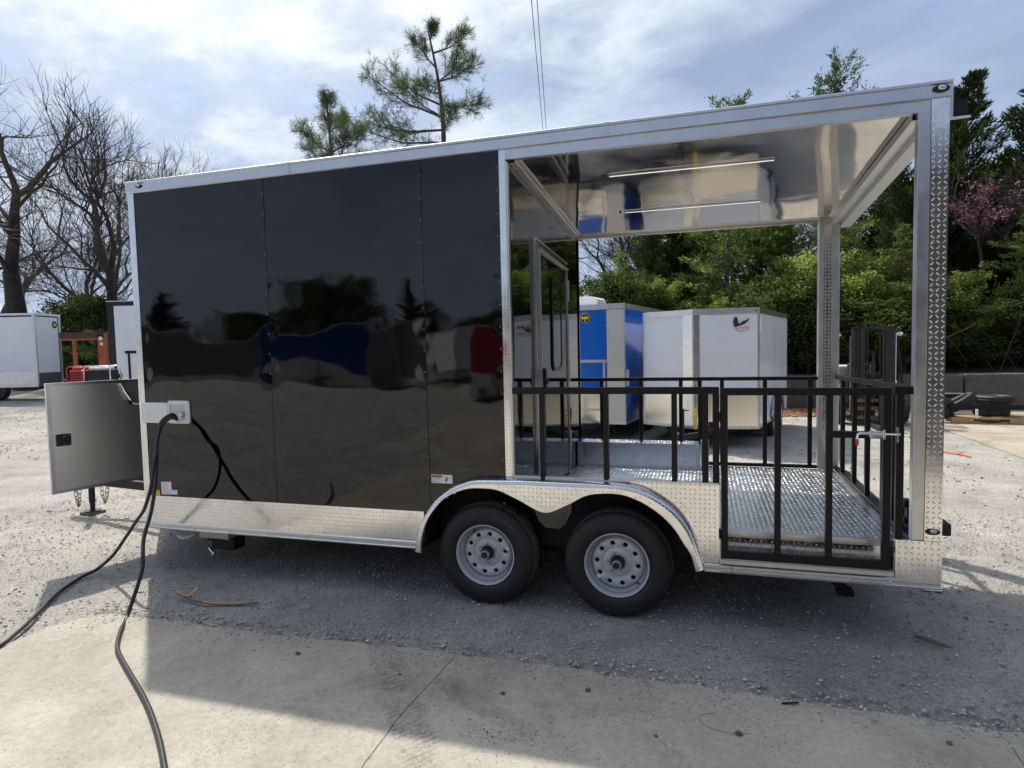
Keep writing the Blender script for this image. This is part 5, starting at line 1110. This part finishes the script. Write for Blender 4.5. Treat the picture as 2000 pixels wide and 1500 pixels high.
def crown_leaves(seed, pts, dirs, size, asp, m, jit=.6, name='crown'):
    """pts (n,3) leaf bases, dirs (n,3) leaf long axes"""
    r = np.random.default_rng(seed); n = len(pts); d = dirs+jit*r.normal(size=(n, 3)); d /= np.linalg.norm(d, axis=1)[:, None]
    s = r.normal(size=(n, 3)); s -= d*(s*d).sum(1)[:, None]; s /= np.linalg.norm(s, axis=1)[:, None]; L = size*(.6+.8*r.random(n))[:, None]
    V = np.stack([pts, pts+d*L*.45+s*L*asp*.5, pts+d*L, pts+d*L*.45-s*L*asp*.5], 1).reshape(-1, 3); F = np.arange(4*n).reshape(-1, 4)
    return npmesh(name, V, F, m)
def branch_crown(seed, H, base, prof, nb, per, rise, size, asp, m, cl=.16, jit=.6, lean=0, gaps=0., droop=.0):
    """branches from a trunk; prof(t)->radius for t in 0..1 up the crown. returns leaf mesh and branch MB"""
    rnd = random.Random(seed); r = np.random.default_rng(seed); P = []; D = []; mb = MB(); wind = Vector((lean, 0, 0))
    for k in range(nb):
        t = (k+rnd.random())/nb; t = t**.85; z = base+(H-base)*t; az = rnd.uniform(0, 2*PI); R = prof(t)*rnd.uniform(.4, 1.32)
        if rnd.random() < gaps: R *= .4
        rs = rise*rnd.uniform(.6, 1.4); dr = Vector((math.cos(az), math.sin(az), rs-droop)).normalized(); a = Vector((lean*t*t*1.2, 0, z)); b = a+dr*R+wind*R*.3
        c = a.lerp(b, .5)+Vector((0, 0, -.08*R)); mb.tube([a, c, b], [.012+.012*R, .01, .004], 3, cap=False)
        n = int(per*max(R, .25)); u = r.random(n)**.75; A, B, Cc = np.array(a), np.array(b), np.array(c)
        pp = (1-u)[:, None]**2*A+2*((1-u)*u)[:, None]*Cc+(u**2)[:, None]*B; sp = cl*(1.25-.9*u)[:, None]*(.5+R*.6); pp += r.normal(size=(n, 3))*sp*np.array([1, 1, .75])
        P.append(pp); D.append(np.repeat(np.array(dr+wind*.4+Vector((0, 0, .25)))[None], n, 0))
    return crown_leaves(seed, np.concatenate(P), np.concatenate(D), size, asp, m, jit), mb
def leafy(name, loc, rz, sc, label, cat, meshes, group):
    r = empty(name, loc, rz); r.scale = (sc[0], sc[0], sc[1]); tag(r, label, cat, group); a, tr = meshes
    link('crown', a, r); link('trunk', tr, r); return r
def trunk_mesh(H, r0, branches, m, lean=0, seed=0):
    rnd = random.Random(seed); mb = MB(); pts = [(lean*(k/8)**2*1.2+rnd.uniform(-.03, .03)*k*.4, rnd.uniform(-.03, .03)*k*.4, -.3+(H+.3)*k/8) for k in range(9)]; mb.tube(pts, [r0*(1.25-k/8*1.15) for k in range(9)], 8, cap=False)
    n = len(mb.v); mb.v += branches.v; mb.f += [tuple(i+n for i in f) for f in branches.f]; me = bpy.data.meshes.new('trunk'); me.from_pydata(mb.v, [], mb.f); me.materials.append(m); me.polygons.foreach_set('use_smooth', [True]*len(me.polygons)); return me
def kind(seed, H, base, prof, nb, per, rise, size, asp, m, r0, bm=BARK, **k):
    a, b = branch_crown(seed, H, base, prof, nb, per, rise, size, asp, m, **k); return a, trunk_mesh(H*.97, r0, b, bm, k.get('lean', 0), seed)
cone = lambda w: (lambda t: w*(1-t)**.75*(.55+.45*min(1, t*5+.2))+.12)
egg = lambda w: (lambda t: w*math.sqrt(max(0, 1-(2*t-.85)**2/1.35))+.15)
CED = [kind(1, 7.5, .3, cone(2.0), 150, 170, .8, .15, .24, L_CEDAR, .16, cl=.12, jit=.36, lean=.15), kind(2, 9.2, .5, cone(2.4), 190, 165, .85, .16, .24, L_CEDAR, .2, cl=.12, jit=.34, lean=.75)]
GRN = [kind(3, 6.2, .8, egg(2.1), 100, 105, .55, .13, .6, L_GREEN, .10, BARKG, cl=.20, jit=1.0, gaps=.4), kind(4, 7.0, 1.4, egg(2.4), 90, 100, .6, .14, .6, L_GREEN, .12, BARKG, cl=.20, jit=1.0, gaps=.45)]
DRK = [kind(5, 4.2, .0, egg(2.3), 130, 150, .35, .15, .55, L_DARK, .1, cl=.28, jit=1.0), kind(6, 6.0, .2, egg(2.2), 150, 140, .4, .15, .5, L_DARK, .14, cl=.27, jit=.9)]
L_SOFT = leaf_mat('soft_pine_needles', (.055, .09, .025), (.30, .38, .11), .48)
SPR = [kind(7, 9.5, 2.2, cone(1.9), 100, 110, .22, .16, .22, L_SOFT, .12, cl=.12, jit=.7, gaps=.2), kind(17, 8.0, 1.0, cone(2.1), 85, 120, .12, .16, .22, L_SOFT, .11, BARKG, cl=.12, jit=.7, gaps=.3)]
WP = [kind(8, 10.5, 3.5, egg(1.7), 95, 85, .55, .20, .22, L_PINE, .15, BARKG, cl=.16, jit=.7, gaps=.3)]
def L_(kindm, name, x, y, rz, sc, label, group=None, z=None):
    return leafy(name, (x, y, (.8+max(0, y-15)*.10) if z is None else z), rz, sc if hasattr(sc, '__len__') else (sc, sc), label, 'tree' if 'bush' not in name else 'bush', kindm, group)
gc = 'dark cedars on the bank'; gg = 'light green trees on the bank'; gd = 'dark bushes above the wall'
L_(CED[1], 'cedar_tree', 11.95, 19.8, 0, (1.0, .96), 'tallest dark cedar with windswept tip right of the rear post', gc)
L_(CED[0], 'cedar_tree', 14.3, 19.0, 2, (1.25, 1.06), 'dark cedar at the right edge of the picture', gc)
L_(CED[0], 'cedar_tree', 10.75, 19.4, 4, (.85, .90), 'dark cedar seen between rear corner post and canopy', gc)
L_(CED[0], 'cedar_tree', 2.85, 18.2, 1, (.80, .74), 'dark cedar over the blue trailer, left of the light green trees', gc)
L_(CED[1], 'cedar_tree', 4.0, 19.0, 3, (.72, .62), 'dark cedar just right of the one over the blue trailer', gc)
L_(CED[0], 'cedar_tree', 6.9, 19.9, 5, (.8, .74), 'dark cedar behind the light green trees near the far post', gc)
L_(CED[0], 'cedar_tree', 17.2, 20.5, 5.5, (1.2, .9), 'dark cedar just beyond the right edge of the picture', gc)
L_(CED[1], 'cedar_tree', 19.5, 19.0, 1.5, (1.0, .85), 'dark cedar second beyond the right edge', gc)
L_(GRN[0], 'spring_tree', 4.5, 19.0, 0, (.85, .80), 'light green leafy tree above the left half of the white trailer', gg)
L_(GRN[1], 'spring_tree', 6.35, 19.4, 1, (.85, .82), 'yellow green leafy tree above the right half of the white trailer', gg)
L_(GRN[0], 'spring_tree', 8.0, 17.3, 2.5, (.7, .52), 'light green leafy tree behind the far rear post', gg)
L_(GRN[1], 'spring_tree', 9.35, 17.8, 4, (.62, .44), 'light green leafy tree right above the forklift', gg)
L_(GRN[0], 'spring_tree', 1.75, 17.0, 3.3, (.6, .45), 'light green leafy tree just right of the black partition', gg)
L_(GRN[0], 'spring_tree', 11.6, 16.4, 5, (.42, .42), 'small bright green sapling in front of the dark cedar right', gg)
L_(WP[0], 'pine_tree', 9.45, 22.6, 0, (.85, 1.0), 'pine with its bushy tip above the canopy roof near the right end', 'pines on the bank')
L_(WP[0], 'pine_tree', 5.7, 21.8, 2, (.85, .90), 'sparse pine whose thin tips just clear the canopy roof', 'pines on the bank')
gp = 'soft pines on the bank'
L_(SPR[0], 'pine_tree', 8.75, 18.9, 1.2, (.8, .72), 'soft green pine with level branches between the rear posts', gp)
L_(SPR[1], 'pine_tree', 5.35, 17.4, .5, (.8, .80), 'soft green pine over the middle of the white trailer', gp)
L_(SPR[0], 'pine_tree', 7.25, 18.1, 2.2, (.85, .74), 'soft green pine just left of the far rear post', gp)
L_(SPR[1], 'pine_tree', 10.2, 17.0, 3.9, (.7, .52), 'soft green pine just left of the near rear post', gp)
L_(SPR[1], 'pine_tree', 13.4, 17.2, 4.4, (.8, .55), 'soft green pine low at the right edge', gp)
L_(SPR[1], 'pine_tree', 1.9, 17.3, 5.2, (.6, .50), 'soft green pine just right of the black partition', gp)
xs = [0.2, 2.2, 3.9, 5.6, 7.1, 8.6, 10.2, 11.8, 13.4, 15.2, 17.2, 19.4, 22]
hs_ = [.45, .60, .36, .48, .62, .40, .46, .36, .60, .74, .6, .7, .6]
dl = ['behind the partition', 'over the blue trailer roof', 'between blue and white trailers', 'over the white trailer emblem', 'right behind the far post foot', 'directly behind the forklift mast', 'behind the near rear post', 'above the leaning tyre', 'above the flat tyres at the right edge', 'just past the right edge', 'two past the right edge', 'three past the right edge', 'four past the right edge']
rnd = random.Random(8)
for i, (x, d, hh) in enumerate(zip(xs, dl, hs_)): L_(DRK[i % 2], 'evergreen_bush', x+rnd.uniform(-.3, .3), 15.9+rnd.uniform(-.15, 1.2), rnd.uniform(0, 6), (rnd.uniform(.5, .72), hh if i % 2 == 0 else hh*.85), 'dark bushy evergreen above the wall, '+d, gd)
for i, (x, y, sx_, sz_, d) in enumerate(((5.2, 15.9, .5, .38, 'low behind the white trailer roof'), (7.9, 16.2, .62, .5, 'low just left of the forklift'), (10.0, 16.0, .45, .42, 'low between forklift and rear post'), (3.1, 16.3, .5, .42, 'low over the blue trailer corner'))): L_(GRN[i % 2], 'spring_bush', x, y, i*1.9, (sx_, sz_), 'light green spring bush '+d, 'light green bushes', z=.7)
for i, (x, y, s) in enumerate(((1.5, 21.5, .45), (4.6, 22.5, .5), (7.6, 22.5, .5), (12.2, 23, 1.0), (15.5, 23.5, 1.1), (19, 24, 1.1), (23, 22, 1.2), (27, 24, 1.2))):
    L_(DRK[1], 'evergreen_tree', x, y, i*1.3, (s, s*.95), 'dark evergreen in the back row, '+['behind the dark cedar over the blue trailer', 'behind the left light green tree', 'behind the far post', 'behind the tallest cedar', 'right of the tallest cedar', 'beyond the right edge', 'second beyond the right edge', 'third beyond the right edge'][i], 'back row of evergreens')
# left side undergrowth
L_(DRK[1], 'evergreen_bush', -19.6, 15.7, 0, (.72, .62), 'dark evergreen bush between the far left trailer and the black one', 'left bushes', z=.45)
L_(DRK[0], 'evergreen_bush', -18.0, 16.6, 1, (.70, .72), 'dark evergreen bush right against the corner of the black trailer', 'left bushes', z=.45)
L_(GRN[0], 'spring_bush', -16.3, 13.6, 2, (.55, .36), 'low light green bush seen through the orange rack', 'left bushes', z=.45)
for i, (x, y, s) in enumerate(((-30, 22, .8), (-26, 24, .8), (-22, 26, .7), (-15, 22, .6), (-11, 22, .6))): L_(DRK[i % 2], 'evergreen_bush', x, y, i, (s*1.3, s*.7), 'low evergreen growth at the back, '+['far left', 'left of the thick trunk', 'between the bare trunks', 'hidden behind the nose', 'behind the black wall left half'][i], 'left back growth', z=.4)
for i, (x, y, s) in enumerate(((-8, 19.5, .8), (-4.5, 20.5, .9), (-1.5, 19.5, .8), (-6, 25, 1.0), (-1, 25, .9))): L_(CED[i % 2], 'cedar_tree', x, y, i*2., (s*.9, s*.62), 'cedar hidden behind the black wall, '+['leftmost', 'middle', 'rightmost', 'back row left', 'back row right'][i], 'cedars behind the black trailer', z=.3)
# twiggy brush above the wall
def brush(seed, n, x0, x1, y0, y1, zb, h):
    r = random.Random(seed); mb = MB()
    for k in range(n):
        x = r.uniform(x0, x1); y = r.uniform(y0, y1); p = Vector((x, y, zb)); d = Vector((r.gauss(0, .6), r.gauss(0, .4)-.2, 1)).normalized(); pts = [p]
        for j in range(5): d = (d+Vector((r.gauss(0, .28), r.gauss(0, .2), r.gauss(-.05, .2)))).normalized(); pts.append(pts[-1]+d*h*r.uniform(.12, .26))
        mb.tube(pts, [.010, .008, .007, .006, .005, .003], 3, cap=False)
    return mb
tag(brush(4, 130, 0, 18, 15.2, 17.6, .8, 2.8).build('brushwood', mat('pale_twig', (.10, .088, .07), 0, .9), kind='stuff', recalc=False))
tag(brush(5, 240, -22, -13, 13.5, 17, .4, 3.2).build('brushwood', TWIG, kind='stuff', recalc=False))

# redbud with pink blossom
def redbud(loc, seed, label, H=3.6):
    tr, crn = bare_tree(seed, H, .07, levels=3, spread=.75, fork=.5, up=.05, wob=.2); r = empty('redbud_tree', loc, 0); tag(r, label, 'tree', 'redbuds in blossom')
    n0 = len(tr.v); tr.v += crn.v; tr.f += [tuple(i+n0 for i in f) for f in crn.f]; tr.build('trunk', BARKG, r, recalc=False)
    rr = np.random.default_rng(seed); V = np.array(crn.v); V = V[rr.random(len(V)) < .85]; cen = V[rr.integers(0, len(V), 34)]
    keep = (np.linalg.norm(V[:, None]-cen[None], axis=2).min(1) < .24); V = V[keep]; V = V[rr.random(len(V)) < .14]; V = np.repeat(V, 4, 0)+rr.normal(size=(len(V)*4, 3))*.06
    link('blossom', crown_leaves(seed, V, rr.normal(size=V.shape), .062, .8, L_PINK, 1.0, 'blossom'), r); return r
redbud((12.6, 18.0, 3.4), 5, 'pink blossoming redbud in front of the tall right cedar', 4.6)
redbud((10.7, 18.3, 1.9), 9, 'pink blossoming redbud left of the rear corner post', 4.2)

# long-needled pines above the roof: limbs drawn from the trunk with sprays of tufts
def pine(loc, label, trunk, limbs, seed, tuft=.22, dens=1.0):
    rnd = random.Random(seed); rr = np.random.default_rng(seed); r = empty('tall_pine', loc, 0); tag(r, label, 'tree', 'tall pines behind the black trailer'); mb = MB(); tips = []
    tp = [Vector(p) for p in trunk]; tpath = smooth_path([tuple(p) for p in tp], 4); n = len(tpath); mb.tube(tpath, [.17*(1-.9*k/(n-1))+.01 for k in range(n)], 8, cap=False)
    def sub(p, d, L, rad, lev):
        pts = [p]; q = p; dd = d
        for k in range(3):
            dd = (dd+Vector((rnd.gauss(0, .12), rnd.gauss(0, .12), .12+rnd.gauss(0, .06)))).normalized(); q = q+dd*L/3; pts.append(q)
            if lev == 0 and rnd.random() < .85: sub(q, rot_perp(dd, rnd.uniform(.5, .95), rnd.uniform(0, 2*PI)), L*rnd.uniform(.4, .6), rad*.6, 1)
        tips.append((q, dd))
        mb.tube(pts, [rad*(1-.2*k) for k in range(4)], 4, cap=False)
    for (t, ex, ey, ez, rad) in limbs:
        a = Vector(tpath[int(t*(n-1))]); b = Vector((ex, ey, ez)); L = (b-a).length; side = 1
        mid = a.lerp(b, .5)+Vector((0, 0, -.07*L)); pts = [Vector(p) for p in smooth_path([tuple(a), tuple(a.lerp(mid, .55)), tuple(mid), tuple(mid.lerp(b, .55)), tuple(b)], 3)]; m_ = len(pts)
        mb.tube(pts, [rad*(1-.8*k/(m_-1)) for k in range(m_)], 5, cap=False)
        for k in range(m_):
            f = k/(m_-1)
            if f < .28: continue
            d = (pts[min(k+1, m_-1)]-pts[k-1]).normalized()
            for _ in range(3):
                if rnd.random() < dens: sub(pts[k], rot_perp(d, rnd.uniform(.5, 1.0), rnd.uniform(0, 2*PI)), rnd.uniform(.32, .75)*min(1.3, .35+L*.4)*(1.15-f*.4), .011, 0)
        tips.append((b, (b-a).normalized()))
    mb.build('trunk', BARKG, r, smooth=True, recalc=False)
    C, D = [], []
    for p, d in tips:
        k = 17; c = np.repeat(np.array(p)[None], k, 0)-np.outer(rr.random(k)*tuft*.8, np.array(d)); C.append(c); D.append(np.repeat(np.array(d)[None]*.8, k, 0))
    C = np.concatenate(C); D = np.concatenate(D); print('needles', len(C)); link('needles', crown_leaves(seed, C, D, tuft, .05, L_PINE, .58, 'needles'), r); return r
pl1 = [(0, 0, 0), (.05, 0, 4), (.0, .1, 8), (.06, .12, 10.2), (-.06, .05, 12.0), (-.40, .0, 13.9)]
lm1 = [(.97, -.25, .1, 14.0, .03), (.90, .95, .3, 13.6, .045), (.86, -.75, -.3, 13.4, .04), (.80, 1.35, -.3, 12.2, .05), (.82, .5, .9, 13.1, .04), (.74, 1.30, .6, 11.2, .04), (.70, -2.05, .3, 12.65, .05), (.66, -2.65, -.6, 12.3, .055), (.62, -3.1, .6, 11.1, .05), (.76, -1.05, .9, 12.3, .04), (.60, -2.2, -.9, 10.3, .045), (.58, -3.3, -.2, 10.5, .05), (.66, -.9, -1.2, 11.4, .04), (.55, -1.4, 1.2, 9.9, .04), (.64, .8, -1.0, 10.4, .03), (.54, .9, 1.0, 9.0, .03), (.50, -2.5, .2, 9.2, .04)]
pine((-4.98, 18.6, 0), 'tallest pine rising above the black trailer roof', pl1, lm1, 4)
pl2 = [(0, 0, 0), (0, 0, 5), (.05, 0, 8.6), (-.1, 0, 11.3)]
lm2 = [(.95, -.15, .1, 11.5, .03), (.88, -.35, .5, 10.9, .03), (.86, .40, .2, 10.7, .03), (.80, -1.0, -.3, 10.3, .04), (.78, .9, .4, 10.2, .04), (.74, -1.2, .5, 9.8, .04), (.72, 1.1, -.6, 9.8, .04), (.68, -.8, 1.0, 9.2, .04), (.66, .5, -1.1, 9.2, .04), (.64, 1.2, .2, 9.0, .04)]
pine((-9.05, 17.4, 0), 'shorter bushy pine left of the tallest one above the roof', pl2, lm2, 9)

# ------------------------------------------------------------------ power line
o = MB().tube([(-12.5, 70.0, 0), (-12.5, 70.0, 13.6)], [.16, .11], 10).box(-13.5, -11.5, 69.94, 70.06, 13.0, 13.12).build('utility_pole', BARKG); tag(o, 'wooden utility pole hidden far behind the black trailer', 'pole', 'utility poles')
o = MB().tube([(7.2, -26, 0), (7.2, -26, 12.7)], [.16, .11], 10).box(6.4, 9.0, -26.06, -25.94, 12.1, 12.22).build('utility_pole', BARKG); tag(o, 'wooden utility pole standing behind the photographer', 'pole', 'utility poles')
for i, (p, q) in enumerate((((8.56, -26, 12.2), (-12.45, 70, 13.75)), ((8.76, -26, 12.32), (-12.3, 70, 13.86)))):
    P = [Vector(p).lerp(Vector(q), t)+Vector((0, 0, 0)) for t in np.linspace(0, 1, 24)]
    o = MB().tube(P, .014, 5).build('overhead_wire', DARK); tag(o, ['left one of the two overhead wires crossing the sky above the porch', 'right one of the two overhead wires crossing the sky above the porch'][i], 'wire', 'overhead wires')

# ------------------------------------------------------------------ across the yard, behind the photographer (seen mirrored in the black panels)
CREAM = mat('cream_paint', (.50, .46, .40), 0, .4); REDP = mat('red_gloss_panel', (.20, .010, .018), 0, .2); GREYPN = mat('grey_gloss_panel', (.13, .13, .14), 0, .3); NAVY = mat('navy_gloss_panel', (.006, .045, .17), 0, .15)
bg_trailer((-11.6, -19.8, 0), math.radians(150), 4.3, 2.0, .35, 3.0, 0, NAVY, ALU, 'blue trailer across the yard mirrored in the middle black panel', wheels=False)
bg_trailer((-9.8, -24.0, 0), math.radians(155), 3.4, 4, .35, 3.0, .4, GREYPN, ALU, 'grey trailer across the yard mirrored right of the blue one', wheels=False)
bg_trailer((-6.9, -23.6, 0), math.radians(158), 2.3, 4, .35, 2.9, .4, WHITEP, ALU, 'white trailer across the yard mirrored beside the red one', wheels=False)
bg_trailer((-2.6, -17.6, 0), math.radians(164), 2.0, 4, .3, 2.6, .3, REDP, ALU, 'red trailer across the yard mirrored at the right edge of the black panels', wheels=False)
bg_trailer((-20.0, -22.0, 0), math.radians(142), 6.0, 2.5, .35, 2.8, 0, GREYPN, ALU, 'long grey trailer across the yard mirrored in the left black panel', wheels=False)
bg_trailer((12.0, -16.0, 0), math.radians(190), 2.3, 5, .35, 2.6, .3, WHITEP, ALU, 'white trailer across the yard to the right behind the photographer', wheels=False)
names_ = ['far left', 'left', 'left of the blue trailer', 'behind the blue trailer', 'behind the grey trailer', 'behind the white trailer', 'behind the red trailer', 'right of the red trailer', 'right', 'farther right', 'far right', 'outermost right']
for i, (x, y, sx_, sz_) in enumerate(((-30, -30, 1.5, .8), (-24, -31, 1.3, .7), (-17.5, -30, 1.4, .95), (-12, -31, 1.2, .7), (-8, -32, 1.4, .6), (-3.5, -29, 1.3, .8), (1, -28, 1.6, 1.0), (5, -27, 1.6, 1.1), (9, -25, 1.7, 1.25), (13, -26, 1.8, 1.3), (18, -24, 1.8, 1.2), (24, -20, 1.8, 1.2))): L_((DRK[1] if i % 3 else CED[0]), 'evergreen_tree', x, y, i*1.1, (sx_, sz_), 'dark evergreen across the yard, '+names_[i], 'trees across the yard', z=0)

# workshop behind the photographer, mirrored in the porch posts
wk = empty('workshop', (11.5, -9.5, 0)); tag(wk, 'dark clad workshop standing behind and right of the photographer', 'building')
CL = mat('dark_cladding', (.022, .020, .019), 0, .6, var=.3, vscale=2)
for k in range(18):
    MB().box(-5.0+k*.56, -5.0+k*.56+.55, 3.96, 4.0, 0, 4.3).build('wall_panel', CL, wk)
MB().box(-5.0, 5.08, -4, 3.95, 0, 4.28).build('wall', CL, wk); MB().box(-5.2, 5.3, -4.2, 4.12, 4.31, 4.42).build('roof', mat('roof_metal', (.05, .05, .055), .3, .5), wk)
MB().box(-3.2, .2, 4.005, 4.03, .02, 3.4).build('roller_door', mat('roller_door', (.05, .048, .045), .2, .5), wk)
for z in np.arange(.3, 3.3, .3): MB().box(-3.2, .2, 4.031, 4.04, z, z+.02).build('door_slat', DARK, wk)

for i, (x, y, a) in enumerate(((30, 20, 1.1), (34, 24, 1.2), (39, 20, 1.0), (44, 24, 1.2), (30, 28, 1.3), (50, 21, 1.1))): L_(DRK[1] if i % 2 else CED[1], 'evergreen_tree', x, y, i*1.7, (a*1.3, a), 'dark evergreen far beyond the right edge, '+['first', 'second', 'third', 'fourth', 'back', 'last'][i], 'far right evergreens', z=1.0)
